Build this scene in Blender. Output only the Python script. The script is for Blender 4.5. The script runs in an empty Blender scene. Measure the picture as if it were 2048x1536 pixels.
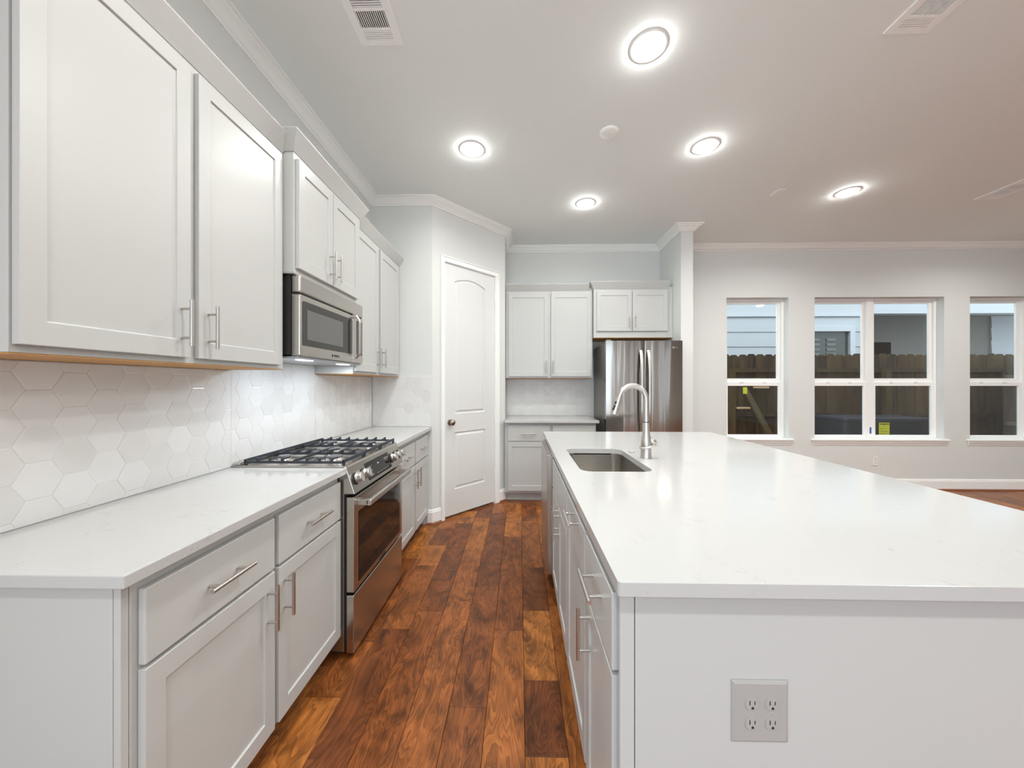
import bpy, bmesh, math, random
from mathutils import Vector, Matrix
random.seed(7)
S = bpy.context.scene
C = S.collection
PI = math.pi

# ------------------------------------------------------------------ camera, world, exposure
F = 703.0
TH = math.atan(15 / F)
cam_d = bpy.data.cameras.new('camera')
cam = bpy.data.objects.new('camera', cam_d); C.objects.link(cam)
cam.location = (0, 0, 1.314)
cam.rotation_euler = (PI / 2, 0, TH)
cam_d.sensor_fit = 'HORIZONTAL'; cam_d.sensor_width = 36.0
cam_d.lens = F / 2048 * 36.0
cam_d.clip_start = 0.02; cam_d.clip_end = 100
S.camera = cam
S.view_settings.view_transform = 'Standard'
S.view_settings.look = 'None'
S.view_settings.gamma = 1.0
S.view_settings.use_curve_mapping = False
S.view_settings.exposure = 1.03
W = bpy.data.worlds.new('dusk'); S.world = W; W.use_nodes = True
bgn = W.node_tree.nodes['Background']
bgn.inputs[0].default_value = (0.76, 0.88, 1.0, 1); bgn.inputs[1].default_value = 1.45
sun_d = bpy.data.lights.new('daylight', 'SUN'); sun_d.energy = 1.0; sun_d.angle = math.radians(30); sun_d.color = (0.86, 0.93, 1.0)
sun = bpy.data.objects.new('daylight', sun_d); C.objects.link(sun)
sun.rotation_euler = (math.radians(40), 0, math.radians(8))   # soft light coming over this house onto the neighbour's siding
LAMP_W = 5.2          # power of one recessed lamp
LAMP_COL = (0.985, 1.0, 0.965)
LAMPS = [(0.663, 1.823), (-0.352, 2.594), (1.356, 2.594), (0.633, 3.386), (2.965, 3.242),
         (-0.352, 1.05), (5.3, 3.242), (2.965, 1.3), (5.3, 1.3),
         (-0.352, -0.9), (1.356, -0.9), (3.4, -0.9), (5.6, -0.9), (0.6, -2.6), (3.2, -2.6)]

# ------------------------------------------------------------------ materials
def new_mat(name):
    m = bpy.data.materials.new(name); m.use_nodes = True
    nt = m.node_tree
    return m, nt, nt.nodes['Principled BSDF']
def mat(name, col, rough=0.5, metal=0.0, bump=0.0, bscale=40.0, spec=None, vary=0.0, vscale=3.0, aniso=0.0, stretch=None):
    m, nt, b = new_mat(name)
    c4 = (col[0], col[1], col[2], 1)
    b.inputs['Base Color'].default_value = c4
    b.inputs['Roughness'].default_value = rough
    b.inputs['Metallic'].default_value = metal
    if spec is not None: b.inputs['Specular IOR Level'].default_value = spec
    if aniso: b.inputs['Anisotropic'].default_value = aniso
    tc = nt.nodes.new('ShaderNodeTexCoord')
    src = tc.outputs['Object']
    if stretch:
        mp = nt.nodes.new('ShaderNodeMapping'); mp.inputs['Scale'].default_value = stretch
        nt.links.new(src, mp.inputs['Vector']); src = mp.outputs['Vector']
    if vary:
        n = nt.nodes.new('ShaderNodeTexNoise'); n.inputs['Scale'].default_value = vscale; n.inputs['Detail'].default_value = 3
        nt.links.new(src, n.inputs['Vector'])
        r = nt.nodes.new('ShaderNodeMix'); r.data_type = 'RGBA'
        r.inputs['A'].default_value = tuple(max(0, v * (1 - vary)) for v in col) + (1,)
        r.inputs['B'].default_value = tuple(min(1, v * (1 + vary)) for v in col) + (1,)
        nt.links.new(n.outputs['Fac'], r.inputs['Factor'])
        nt.links.new(r.outputs['Result'], b.inputs['Base Color'])
    if bump:
        n2 = nt.nodes.new('ShaderNodeTexNoise'); n2.inputs['Scale'].default_value = bscale; n2.inputs['Detail'].default_value = 4
        nt.links.new(src, n2.inputs['Vector'])
        bp = nt.nodes.new('ShaderNodeBump'); bp.inputs['Strength'].default_value = bump; bp.inputs['Distance'].default_value = 0.002
        nt.links.new(n2.outputs['Fac'], bp.inputs['Height']); nt.links.new(bp.outputs['Normal'], b.inputs['Normal'])
    return m
def emis(name, col, s):
    m = bpy.data.materials.new(name); m.use_nodes = True; nt = m.node_tree
    nt.nodes.clear()
    o = nt.nodes.new('ShaderNodeOutputMaterial'); e = nt.nodes.new('ShaderNodeEmission')
    e.inputs[0].default_value = tuple(col) + (1,); e.inputs[1].default_value = s
    nt.links.new(e.outputs[0], o.inputs[0]); return m

M = {}
M['wall'] = mat('wall_paint', (0.70, 0.715, 0.695), 0.7, bump=0.12, bscale=120)
M['ceiling'] = mat('ceiling_paint', (0.85, 0.885, 0.875), 0.8, bump=0.35, bscale=38)
M['trim'] = mat('trim_paint', (0.90, 0.91, 0.89), 0.35)
M['door'] = mat('door_paint', (0.73, 0.735, 0.72), 0.40)
M['cab'] = mat('cabinet_paint', (0.535, 0.54, 0.525), 0.33, bump=0.04, bscale=90)
M['cabcrown'] = mat('cabinet_crown_paint', (0.535, 0.54, 0.525), 0.35)
M['rawwood'] = mat('raw_plywood', (0.52, 0.27, 0.09), 0.6, vary=0.25, vscale=8)
M['steel'] = mat('brushed_steel', (0.55, 0.52, 0.48), 0.27, 1.0, vary=0.05, vscale=4)
M['nickel'] = mat('brushed_nickel', (0.58, 0.55, 0.515), 0.33, 1.0)
M['chrome'] = mat('satin_chrome', (0.74, 0.72, 0.69), 0.16, 1.0)
M['darkmetal'] = mat('oven_cavity_black', (0.012, 0.012, 0.012), 0.4)
M['blackglass'] = mat('black_glass', (0.012, 0.010, 0.009), 0.05, spec=0.4)
M['mwscreen'] = mat('microwave_screen', (0.13, 0.13, 0.125), 0.25, spec=0.5)
M['mwglass'] = mat('microwave_dark_glass', (0.035, 0.033, 0.03), 0.08, spec=0.6)
M['iron'] = mat('cast_iron', (0.028, 0.033, 0.042), 0.42, bump=0.2, bscale=300)
M['burner'] = mat('burner_cap', (0.10, 0.10, 0.11), 0.35)
M['mwunder'] = mat('microwave_underside', (0.45, 0.47, 0.50), 0.35, 0.6)
M['rubber'] = mat('black_rubber', (0.02, 0.02, 0.02), 0.6)
M['plate'] = mat('outlet_plate_grey', (0.40, 0.385, 0.37), 0.4)
M['platewhite'] = mat('outlet_plate_white', (0.80, 0.79, 0.76), 0.4)
M['slot'] = mat('slot_black', (0.02, 0.018, 0.016), 0.6)
M['vent'] = mat('vent_enamel', (0.95, 0.96, 0.95), 0.4)
M['ventgrey'] = mat('vent_shadow_grey', (0.42, 0.42, 0.41), 0.7)
M['ventdark'] = mat('duct_black', (0.02, 0.02, 0.02), 0.8)
M['bronze'] = mat('knob_pewter', (0.36, 0.32, 0.28), 0.28, 1.0)
M['tape'] = mat('painters_tape_blue', (0.03, 0.13, 0.42), 0.7)
M['yellow'] = mat('yellow_label', (0.78, 0.74, 0.03), 0.6)
M['printink'] = mat('label_ink', (0.10, 0.10, 0.03), 0.7)
M['shoe'] = mat('shoe_moulding_stain', (0.24, 0.075, 0.03), 0.35, vary=0.25, vscale=6)
M['grout'] = mat('tile_grout', (0.80, 0.795, 0.78), 0.8)
M['siding'] = mat('house_siding', (0.44, 0.45, 0.46), 0.6, vary=0.03)
M['sidingtrim'] = mat('house_trim', (0.50, 0.51, 0.53), 0.5)
M['porch'] = mat('porch_wall', (0.20, 0.185, 0.165), 0.8)
M['porchdark'] = mat('porch_window_dark', (0.02, 0.013, 0.010), 0.9, spec=0.1)
M['housewin'] = mat('house_window_glass', (0.05, 0.055, 0.045), 0.15)
M['shutter'] = mat('window_blind', (0.14, 0.145, 0.13), 0.6)
M['ground'] = mat('bare_soil', (0.09, 0.07, 0.045), 0.9, vary=0.3, vscale=3)
M['acmetal'] = mat('condenser_cabinet', (0.028, 0.030, 0.036), 0.5)
M['aclid'] = mat('condenser_lid', (0.05, 0.055, 0.07), 0.3)
M['board'] = mat('weathered_board', (0.16, 0.12, 0.06), 0.8, vary=0.2)
M['tanbar'] = mat('pale_tan', (0.85, 0.55, 0.30), 0.6)
M['lens'] = emis('lamp_lens', (1.0, 1.0, 0.97), 44.0)
M['tasklens'] = emis('task_lamp_lens', (0.86, 0.93, 1.0), 9.0)

# window glass: thin pane, transmits straight through, reflects by fresnel
def glass_mat():
    m = bpy.data.materials.new('window_glass'); m.use_nodes = True; nt = m.node_tree; nt.nodes.clear()
    o = nt.nodes.new('ShaderNodeOutputMaterial'); mx = nt.nodes.new('ShaderNodeMixShader')
    t = nt.nodes.new('ShaderNodeBsdfTransparent'); g = nt.nodes.new('ShaderNodeBsdfGlossy')
    t.inputs[0].default_value = (0.90, 0.92, 0.91, 1)
    g.inputs['Roughness'].default_value = 0.0
    f = nt.nodes.new('ShaderNodeFresnel'); f.inputs[0].default_value = 1.5
    ge = nt.nodes.new('ShaderNodeNewGeometry'); iv = nt.nodes.new('ShaderNodeMath'); iv.operation = 'SUBTRACT'; iv.inputs[0].default_value = 1.6
    ml = nt.nodes.new('ShaderNodeMath'); ml.operation = 'MULTIPLY'; ml.use_clamp = True
    sc = nt.nodes.new('ShaderNodeMath'); sc.operation = 'MULTIPLY'; sc.inputs[1].default_value = 1.6
    nt.links.new(ge.outputs['Backfacing'], sc.inputs[0]); nt.links.new(sc.outputs[0], iv.inputs[1])
    nt.links.new(iv.outputs[0], ml.inputs[0]); nt.links.new(f.outputs[0], ml.inputs[1])   # only the entry face reflects
    nt.links.new(ml.outputs[0], mx.inputs[0]); nt.links.new(t.outputs[0], mx.inputs[1]); nt.links.new(g.outputs[0], mx.inputs[2])
    nt.links.new(mx.outputs[0], o.inputs[0]); return m
M['glass'] = glass_mat()

# quartz: white with faint broken veins
def quartz():
    m, nt, b = new_mat('white_quartz')
    b.inputs['Roughness'].default_value = 0.13
    tc = nt.nodes.new('ShaderNodeTexCoord')
    n = nt.nodes.new('ShaderNodeTexNoise'); n.inputs['Scale'].default_value = 5; n.inputs['Detail'].default_value = 8; n.inputs['Distortion'].default_value = 2.5
    nt.links.new(tc.outputs['Object'], n.inputs['Vector'])
    r = nt.nodes.new('ShaderNodeValToRGB')
    e = r.color_ramp.elements; e[0].position = 0.492; e[0].color = (0, 0, 0, 1); e[1].position = 0.508; e[1].color = (0, 0, 0, 1)
    k = r.color_ramp.elements.new(0.5); k.color = (1, 1, 1, 1)
    nt.links.new(n.outputs['Fac'], r.inputs['Fac'])
    n2 = nt.nodes.new('ShaderNodeTexNoise'); n2.inputs['Scale'].default_value = 9; n2.inputs['Detail'].default_value = 2
    nt.links.new(tc.outputs['Object'], n2.inputs['Vector'])
    r2 = nt.nodes.new('ShaderNodeValToRGB'); r2.color_ramp.elements[0].position = 0.52; r2.color_ramp.elements[1].position = 0.68
    nt.links.new(n2.outputs['Fac'], r2.inputs['Fac'])
    mu = nt.nodes.new('ShaderNodeMath'); mu.operation = 'MULTIPLY'
    nt.links.new(r.outputs['Color'], mu.inputs[0]); nt.links.new(r2.outputs['Color'], mu.inputs[1])
    mx = nt.nodes.new('ShaderNodeMix'); mx.data_type = 'RGBA'
    mx.inputs['A'].default_value = (0.52, 0.52, 0.51, 1); mx.inputs['B'].default_value = (0.42, 0.41, 0.39, 1)
    nt.links.new(mu.outputs[0], mx.inputs['Factor']); nt.links.new(mx.outputs['Result'], b.inputs['Base Color'])
    return m
M['quartz'] = quartz()

# glazed tile: tone and gloss differ a little from tile to tile, soft marbling within
def tile():
    m, nt, b = new_mat('glazed_hex_tile')
    g = nt.nodes.new('ShaderNodeNewGeometry')
    tc = nt.nodes.new('ShaderNodeTexCoord')
    n = nt.nodes.new('ShaderNodeTexNoise'); n.noise_dimensions = '4D'; n.inputs['Scale'].default_value = 9; n.inputs['Detail'].default_value = 3; n.inputs['Distortion'].default_value = 1.0
    mm = nt.nodes.new('ShaderNodeMath'); mm.operation = 'MULTIPLY'; mm.inputs[1].default_value = 40
    nt.links.new(g.outputs['Random Per Island'], mm.inputs[0]); nt.links.new(mm.outputs[0], n.inputs['W'])
    nt.links.new(tc.outputs['Object'], n.inputs['Vector'])
    ad = nt.nodes.new('ShaderNodeMath'); ad.operation = 'ADD'
    h = nt.nodes.new('ShaderNodeMath'); h.operation = 'MULTIPLY'; h.inputs[1].default_value = 0.6
    nt.links.new(g.outputs['Random Per Island'], h.inputs[0])
    h2 = nt.nodes.new('ShaderNodeMath'); h2.operation = 'MULTIPLY'; h2.inputs[1].default_value = 0.6
    nt.links.new(n.outputs['Fac'], h2.inputs[0])
    nt.links.new(h.outputs[0], ad.inputs[0]); nt.links.new(h2.outputs[0], ad.inputs[1])
    mx = nt.nodes.new('ShaderNodeMix'); mx.data_type = 'RGBA'
    mx.inputs['A'].default_value = (0.68, 0.665, 0.645, 1); mx.inputs['B'].default_value = (0.79, 0.785, 0.775, 1)
    nt.links.new(ad.outputs[0], mx.inputs['Factor']); nt.links.new(mx.outputs['Result'], b.inputs['Base Color'])
    b.inputs['Roughness'].default_value = 0.22
    return m
M['tile'] = tile()

# hardwood floor: every board its own tone, curly grain along the board
def wood():
    m, nt, b = new_mat('stained_hardwood')
    L = nt.links.new
    g = nt.nodes.new('ShaderNodeNewGeometry'); tc = nt.nodes.new('ShaderNodeTexCoord')
    rnd = g.outputs['Random Per Island']
    r = nt.nodes.new('ShaderNodeValToRGB'); L(rnd, r.inputs['Fac'])
    cr = r.color_ramp; cr.interpolation = 'LINEAR'
    cols = [(0.0, (0.165, 0.050, 0.015)), (0.25, (0.225, 0.069, 0.018)), (0.5, (0.275, 0.087, 0.022)), (0.75, (0.33, 0.108, 0.026)), (1.0, (0.45, 0.160, 0.036))]
    cr.elements[0].position = 0; cr.elements[0].color = cols[0][1] + (1,)
    cr.elements[1].position = 1; cr.elements[1].color = cols[4][1] + (1,)
    for p, c in cols[1:4]:
        e = cr.elements.new(p); e.color = c + (1,)
    mp = nt.nodes.new('ShaderNodeMapping'); mp.inputs['Scale'].default_value = (6.0, 1.5, 1.0)
    L(tc.outputs['Object'], mp.inputs['Vector'])
    sh = nt.nodes.new('ShaderNodeMath'); sh.operation = 'MULTIPLY'; sh.inputs[1].default_value = 61.0; L(rnd, sh.inputs[0])
    n1 = nt.nodes.new('ShaderNodeTexNoise'); n1.noise_dimensions = '4D'
    n1.inputs['Scale'].default_value = 1.1; n1.inputs['Detail'].default_value = 2.5; n1.inputs['Distortion'].default_value = 1.6
    L(mp.outputs['Vector'], n1.inputs['Vector']); L(sh.outputs[0], n1.inputs['W'])
    # ring lines from contour bands of the noise
    k = nt.nodes.new('ShaderNodeMath'); k.operation = 'MULTIPLY'; k.inputs[1].default_value = 17.0; L(n1.outputs['Fac'], k.inputs[0])
    fr = nt.nodes.new('ShaderNodeMath'); fr.operation = 'FRACT'; L(k.outputs[0], fr.inputs[0])
    rr = nt.nodes.new('ShaderNodeValToRGB'); L(fr.outputs[0], rr.inputs['Fac'])
    ee = rr.color_ramp.elements; ee[0].position = 0.0; ee[0].color = (0.62, 0.60, 0.58, 1); ee[1].position = 0.8; ee[1].color = (1.14, 1.14, 1.14, 1)
    # blotchy stain
    n2 = nt.nodes.new('ShaderNodeTexNoise'); n2.noise_dimensions = '4D'; n2.inputs['Scale'].default_value = 2.6; n2.inputs['Detail'].default_value = 4; n2.inputs['Distortion'].default_value = 2.4
    mp2 = nt.nodes.new('ShaderNodeMapping'); mp2.inputs['Scale'].default_value = (2.2, 1.3, 1); L(tc.outputs['Object'], mp2.inputs['Vector'])
    L(mp2.outputs['Vector'], n2.inputs['Vector']); L(sh.outputs[0], n2.inputs['W'])
    r3 = nt.nodes.new('ShaderNodeValToRGB'); L(n2.outputs['Fac'], r3.inputs['Fac'])
    e3 = r3.color_ramp.elements; e3[0].position = 0.30; e3[0].color = (0.42, 0.42, 0.42, 1); e3[1].position = 0.62; e3[1].color = (1.2, 1.2, 1.2, 1)
    # fine pores
    n4 = nt.nodes.new('ShaderNodeTexNoise'); n4.inputs['Scale'].default_value = 1.0; n4.inputs['Detail'].default_value = 5
    mp4 = nt.nodes.new('ShaderNodeMapping'); mp4.inputs['Scale'].default_value = (160, 9, 1); L(tc.outputs['Object'], mp4.inputs['Vector']); L(mp4.outputs['Vector'], n4.inputs['Vector'])
    r4 = nt.nodes.new('ShaderNodeValToRGB'); L(n4.outputs['Fac'], r4.inputs['Fac'])
    e4 = r4.color_ramp.elements; e4[0].position = 0.3; e4[0].color = (0.82, 0.82, 0.82, 1); e4[1].position = 0.7; e4[1].color = (1.08, 1.08, 1.08, 1)
    def mul(a, c):
        x = nt.nodes.new('ShaderNodeMix'); x.data_type = 'RGBA'; x.blend_type = 'MULTIPLY'; x.inputs['Factor'].default_value = 1.0
        L(a, x.inputs['A']); L(c, x.inputs['B']); return x.outputs['Result']
    col = mul(mul(mul(r.outputs['Color'], rr.outputs['Color']), r3.outputs['Color']), r4.outputs['Color'])
    L(col, b.inputs['Base Color'])
    b.inputs['Roughness'].default_value = 0.33
    b.inputs['Specular IOR Level'].default_value = 0.28
    bp = nt.nodes.new('ShaderNodeBump'); bp.inputs['Strength'].default_value = 0.15; bp.inputs['Distance'].default_value = 0.002
    L(n2.outputs['Fac'], bp.inputs['Height']); L(bp.outputs['Normal'], b.inputs['Normal'])
    return m
M['wood'] = wood()

def fence_mat():
    m, nt, b = new_mat('cedar_picket'); L = nt.links.new
    tc = nt.nodes.new('ShaderNodeTexCoord'); oi = nt.nodes.new('ShaderNodeObjectInfo')
    mp = nt.nodes.new('ShaderNodeMapping'); mp.inputs['Scale'].default_value = (9, 9, 1.2); L(tc.outputs['Object'], mp.inputs['Vector'])
    n = nt.nodes.new('ShaderNodeTexNoise'); n.noise_dimensions = '4D'; n.inputs['Scale'].default_value = 2; n.inputs['Detail'].default_value = 5
    mm = nt.nodes.new('ShaderNodeMath'); mm.operation = 'MULTIPLY'; mm.inputs[1].default_value = 50; L(oi.outputs['Random'], mm.inputs[0])
    L(mp.outputs['Vector'], n.inputs['Vector']); L(mm.outputs[0], n.inputs['W'])
    ad = nt.nodes.new('ShaderNodeMath'); ad.operation = 'MULTIPLY_ADD'; ad.inputs[1].default_value = 0.3; L(oi.outputs['Random'], ad.inputs[0]); L(n.outputs['Fac'], ad.inputs[2])
    r = nt.nodes.new('ShaderNodeValToRGB'); L(ad.outputs[0], r.inputs['Fac'])
    e = r.color_ramp.elements; e[0].position = 0.35; e[0].color = (0.022, 0.0125, 0.0045, 1); e[1].position = 0.9; e[1].color = (0.125, 0.072, 0.026, 1)
    L(r.outputs['Color'], b.inputs['Base Color']); b.inputs['Roughness'].default_value = 0.8
    return m
M['fence'] = fence_mat()

# fridge steel: vertical brushing and slow waviness across the sheet
def fridge_steel():
    m, nt, b = new_mat('fridge_stainless'); L = nt.links.new
    b.inputs['Base Color'].default_value = (0.44, 0.41, 0.38, 1); b.inputs['Metallic'].default_value = 1; b.inputs['Roughness'].default_value = 0.13
    tc = nt.nodes.new('ShaderNodeTexCoord')
    mp = nt.nodes.new('ShaderNodeMapping'); mp.inputs['Scale'].default_value = (7.0, 1.0, 0.55); L(tc.outputs['Object'], mp.inputs['Vector'])
    n = nt.nodes.new('ShaderNodeTexNoise'); n.inputs['Scale'].default_value = 1.3; n.inputs['Detail'].default_value = 1.0; L(mp.outputs['Vector'], n.inputs['Vector'])
    bp = nt.nodes.new('ShaderNodeBump'); bp.inputs['Strength'].default_value = 1.0; bp.inputs['Distance'].default_value = 0.006
    L(n.outputs['Fac'], bp.inputs['Height']); L(bp.outputs['Normal'], b.inputs['Normal'])
    return m
M['fridge'] = fridge_steel()
M['fridgeside'] = mat('fridge_side_grey', (0.20, 0.19, 0.17), 0.35, 0.5)

# ------------------------------------------------------------------ mesh helpers
def bx(bm, x0, x1, y0, y1, z0, z1):
    v = [bm.verts.new(p) for p in [(x0,y0,z0),(x1,y0,z0),(x1,y1,z0),(x0,y1,z0),(x0,y0,z1),(x1,y0,z1),(x1,y1,z1),(x0,y1,z1)]]
    for f in [(0,3,2,1),(4,5,6,7),(0,1,5,4),(1,2,6,5),(2,3,7,6),(3,0,4,7)]: bm.faces.new([v[i] for i in f])
    return v
def box(*a):
    bm = bmesh.new(); bx(bm, *a); return bm
def prism(bm, pts, axis, a0, a1):
    """extrude a closed 2D outline along an axis; pts are the two other coordinates in xyz order"""
    def P(p, a):
        return {'x': (a, p[0], p[1]), 'y': (p[0], a, p[1]), 'z': (p[0], p[1], a)}[axis]
    A = [bm.verts.new(P(p, a0)) for p in pts]; B = [bm.verts.new(P(p, a1)) for p in pts]
    n = len(pts)
    bm.faces.new(A); bm.faces.new(B[::-1])
    for i in range(n): bm.faces.new([A[i], B[i], B[(i+1) % n], A[(i+1) % n]])
def tube(bm, pts, rad, seg=16, caps=True, sq=None):
    pts = [Vector(p) for p in pts]; n = len(pts)
    rad = rad if isinstance(rad, (list, tuple)) else [rad] * n
    rings = []; up = None
    for i in range(n):
        t = (pts[min(i+1, n-1)] - pts[max(i-1, 0)]).normalized()
        if up is None:
            up = Vector((0, 0, 1)) if abs(t.z) < 0.9 else Vector((0, 1, 0))
        u = (up - t * up.dot(t)).normalized(); w = t.cross(u); up = u
        r = rad[i]; ra, rb = (r if isinstance(r, tuple) else (r, r))
        rings.append([bm.verts.new(pts[i] + u * math.cos(2*PI*k/seg) * ra + w * math.sin(2*PI*k/seg) * rb) for k in range(seg)])
    for i in range(n-1):
        for k in range(seg):
            bm.faces.new([rings[i][k], rings[i][(k+1) % seg], rings[i+1][(k+1) % seg], rings[i+1][k]])
    if caps: bm.faces.new(rings[0][::-1]); bm.faces.new(rings[-1])
def lathe(bm, prof, cx=0, cy=0, seg=32, axis='z', c3=None):
    """prof: (radius, height) pairs"""
    def P(r, h, a):
        c, s = r * math.cos(a), r * math.sin(a)
        if axis == 'z': return (cx + c, cy + s, h)
        o = c3
        if axis == 'y': return (o[0] + c, o[1] + h, o[2] + s)
        return (o[0] + h, o[1] + c, o[2] + s)
    rings = []
    for r, h in prof:
        if r < 1e-6: rings.append([bm.verts.new(P(0, h, 0))])
        else: rings.append([bm.verts.new(P(r, h, 2*PI*k/seg)) for k in range(seg)])
    for i in range(len(rings)-1):
        A, B = rings[i], rings[i+1]
        for k in range(seg):
            k2 = (k+1) % seg
            if len(A) == 1 and len(B) == 1: continue
            if len(A) == 1: bm.faces.new([A[0], B[k], B[k2]])
            elif len(B) == 1: bm.faces.new([A[k], B[0], A[k2]])
            else: bm.faces.new([A[k], B[k], B[k2], A[k2]])
    if len(rings[0]) > 1: bm.faces.new(rings[0])
    if len(rings[-1]) > 1: bm.faces.new(rings[-1])
def sweep(bm, path, prof, closed_prof=True):
    """mitred moulding; path = xy points, room on the right-hand side; prof = (out, z)"""
    P = [Vector(p) for p in path]; n = len(P); rings = []
    for i in range(n):
        d0 = (P[i] - P[i-1]).normalized() if i > 0 else None
        d1 = (P[i+1] - P[i]).normalized() if i < n-1 else None
        n0 = Vector((d0.y, -d0.x)) if d0 else None; n1 = Vector((d1.y, -d1.x)) if d1 else None
        if n0 is None: m = n1
        elif n1 is None: m = n0
        else:
            m = (n0 + n1).normalized(); m = m / max(0.2, m.dot(n0))
        rings.append([bm.verts.new((P[i].x + m.x * o, P[i].y + m.y * o, z)) for o, z in prof])
    k = len(prof)
    for i in range(n-1):
        for j in range(k):
            bm.faces.new([rings[i][j], rings[i][(j+1) % k], rings[i+1][(j+1) % k], rings[i+1][j]])
    bm.faces.new(rings[0]); bm.faces.new(rings[-1][::-1])
def offset_poly(pts, d):
    """inward offset of a counter-clockwise outline"""
    out = []; n = len(pts)
    for i in range(n):
        a, b, c = Vector(pts[i-1]), Vector(pts[i]), Vector(pts[(i+1) % n])
        e0 = (b - a).normalized(); e1 = (c - b).normalized()
        n0 = Vector((-e0.y, e0.x)); n1 = Vector((-e1.y, e1.x))
        m = (n0 + n1).normalized(); m = m / max(0.3, m.dot(n0))
        out.append((b.x + m.x * d, b.y + m.y * d))
    return out
def rrect(x0, x1, y0, y1, r, seg=6):
    p = []
    for cx, cy, a0 in [(x1-r, y0+r, -PI/2), (x1-r, y1-r, 0), (x0+r, y1-r, PI/2), (x0+r, y0+r, PI)]:
        for k in range(seg+1):
            a = a0 + PI/2 * k/seg; p.append((cx + r*math.cos(a), cy + r*math.sin(a)))
    return p
def link(name, bm, m, parent=None, bevel=0.0, smooth=False, segs=2, loc=None, rz=None, label=None, recalc=True):
    if recalc: bmesh.ops.recalc_face_normals(bm, faces=bm.faces[:])
    me = bpy.data.meshes.new(name); bm.to_mesh(me); bm.free()
    o = bpy.data.objects.new(name, me); C.objects.link(o)
    if m: me.materials.append(M[m] if isinstance(m, str) else m)
    if parent: o.parent = parent
    if loc: o.location = loc
    if rz is not None: o.rotation_euler = (0, 0, rz)
    if smooth:
        me.polygons.foreach_set('use_smooth', [True] * len(me.polygons))
        try: me.set_sharp_from_angle(angle=math.radians(38))
        except Exception: pass
    if bevel:
        b = o.modifiers.new('bevel', 'BEVEL'); b.width = bevel; b.segments = segs; b.limit_method = 'ANGLE'; b.angle_limit = math.radians(40)
        b.harden_normals = False
    if label: o['label'] = label
    return o
def thing(name, label, cat, loc=(0, 0, 0), rz=0, group=None, kind=None):
    o = bpy.data.objects.new(name, None); C.objects.link(o)
    o.location = loc; o.rotation_euler = (0, 0, rz); o.empty_display_size = 0.1
    tag(o, label, cat, group, kind); return o
def tag(o, label, cat, group=None, kind=None):
    if label: o['label'] = label
    if cat: o['category'] = cat
    if group: o['group'] = group
    if kind: o['kind'] = kind
    return o
def struct(name, bm, m, label, cat, **k):
    o = link(name, bm, m, **k); tag(o, label, cat, None, 'structure'); return o
def text_part(name, body, size, m, parent, loc, rot, depth=0.0006):
    c = bpy.data.curves.new(name, 'FONT'); c.body = body; c.size = size; c.extrude = depth; c.align_x = 'CENTER'; c.align_y = 'CENTER'
    t = bpy.data.objects.new(name + '_src', c); C.objects.link(t)
    dg = bpy.context.evaluated_depsgraph_get(); dg.update()
    me = bpy.data.meshes.new_from_object(t.evaluated_get(dg))
    bpy.data.objects.remove(t)
    o = bpy.data.objects.new(name, me); C.objects.link(o); me.materials.clear(); me.materials.append(M[m])
    o.parent = parent; o.location = loc; o.rotation_euler = rot
    return o

# ------------------------------------------------------------------ room shell
ZC = 3.05; YB = 4.47; XL = -1.39; XR = 8.0; YR = -4.0; YS = 3.28
AX, AY = -0.819, 3.28; BX_, BY_ = -0.166, 3.975
ANG = math.atan2(BY_ - AY, BX_ - AX); ALEN = math.hypot(BX_ - AX, BY_ - AY)
XF = 1.768; XF2 = 1.900; YF = 3.89            # fridge wing wall
T = 0.12
# floor boards
bm = bmesh.new()
pw = 0.153
i0 = int((XL - 0.1 - 0.02) / pw) - 1
x = 0.02 + i0 * pw
rngf = random.Random(11)
while x < XR + 0.1:
    y = YR - 0.1 - rngf.random() * 0.9
    while y < YB + 0.1:
        L_ = rngf.choice([0.32, 0.48, 0.66, 0.85, 1.0, 1.15, 1.3])
        bx(bm, x + 0.0006, x + pw - 0.0006, y + 0.0006, y + L_ - 0.0006, -0.02, 0.0)
        y += L_
    x += pw
floor = struct('floor', bm, 'wood', 'red-brown hardwood plank floor of the kitchen', 'floor', bevel=0.0012, segs=1)
sub = link('subfloor', box(XL - 0.1, XR + 0.1, YR - 0.1, YB + 0.14, -0.06, -0.021), 'rubber', floor)
struct('ceiling', box(XL - T, XR + T, YR - T, YB + 0.14, ZC, ZC + 0.12), 'ceiling', 'flat grey-white textured ceiling', 'ceiling')
bm = bmesh.new(); bx(bm, XL - T, XL, -0.5, YS + 0.9, 0, ZC); bx(bm, XL - T, XL, YR, -3.7, 0, ZC); bx(bm, XL - T, XL, -3.7, -0.5, 2.70, ZC)  # unseen opening behind the camera, added to let sky light in
struct('wall_left', bm, 'wall', 'pale grey wall behind the range', 'wall')
struct('wall_pantry_front', box(XL, AX, YS, YS + 0.1, 0, ZC), 'wall', 'short grey wall ending the left counter run', 'wall')
DS0, DS1, DZ = 0.135, 0.800, 2.495
bm = bmesh.new()
bx(bm, 0, DS0, 0, 0.1, 0, ZC); bx(bm, DS1, ALEN, 0, 0.1, 0, ZC); bx(bm, DS0, DS1, 0, 0.1, DZ, ZC)
struct('wall_pantry_angle', bm, 'wall', 'angled grey corner wall holding the white pantry door', 'wall', loc=(AX, AY, 0), rz=ANG)
struct('wall_pantry_side', box(BX_ - 0.1, BX_, BY_, YB, 0, ZC), 'wall', 'short grey return beside the back cabinets', 'wall')
struct('wall_fridge_wing', box(XF, XF2, YF, YB, 0, ZC), 'wall', 'narrow grey wing wall right of the fridge', 'wall')
WINS = [(2.600, 3.367), (3.685, 5.262), (5.573, 6.342)]
WZ0, WZ1 = 0.630, 2.397
bm = bmesh.new()
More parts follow.
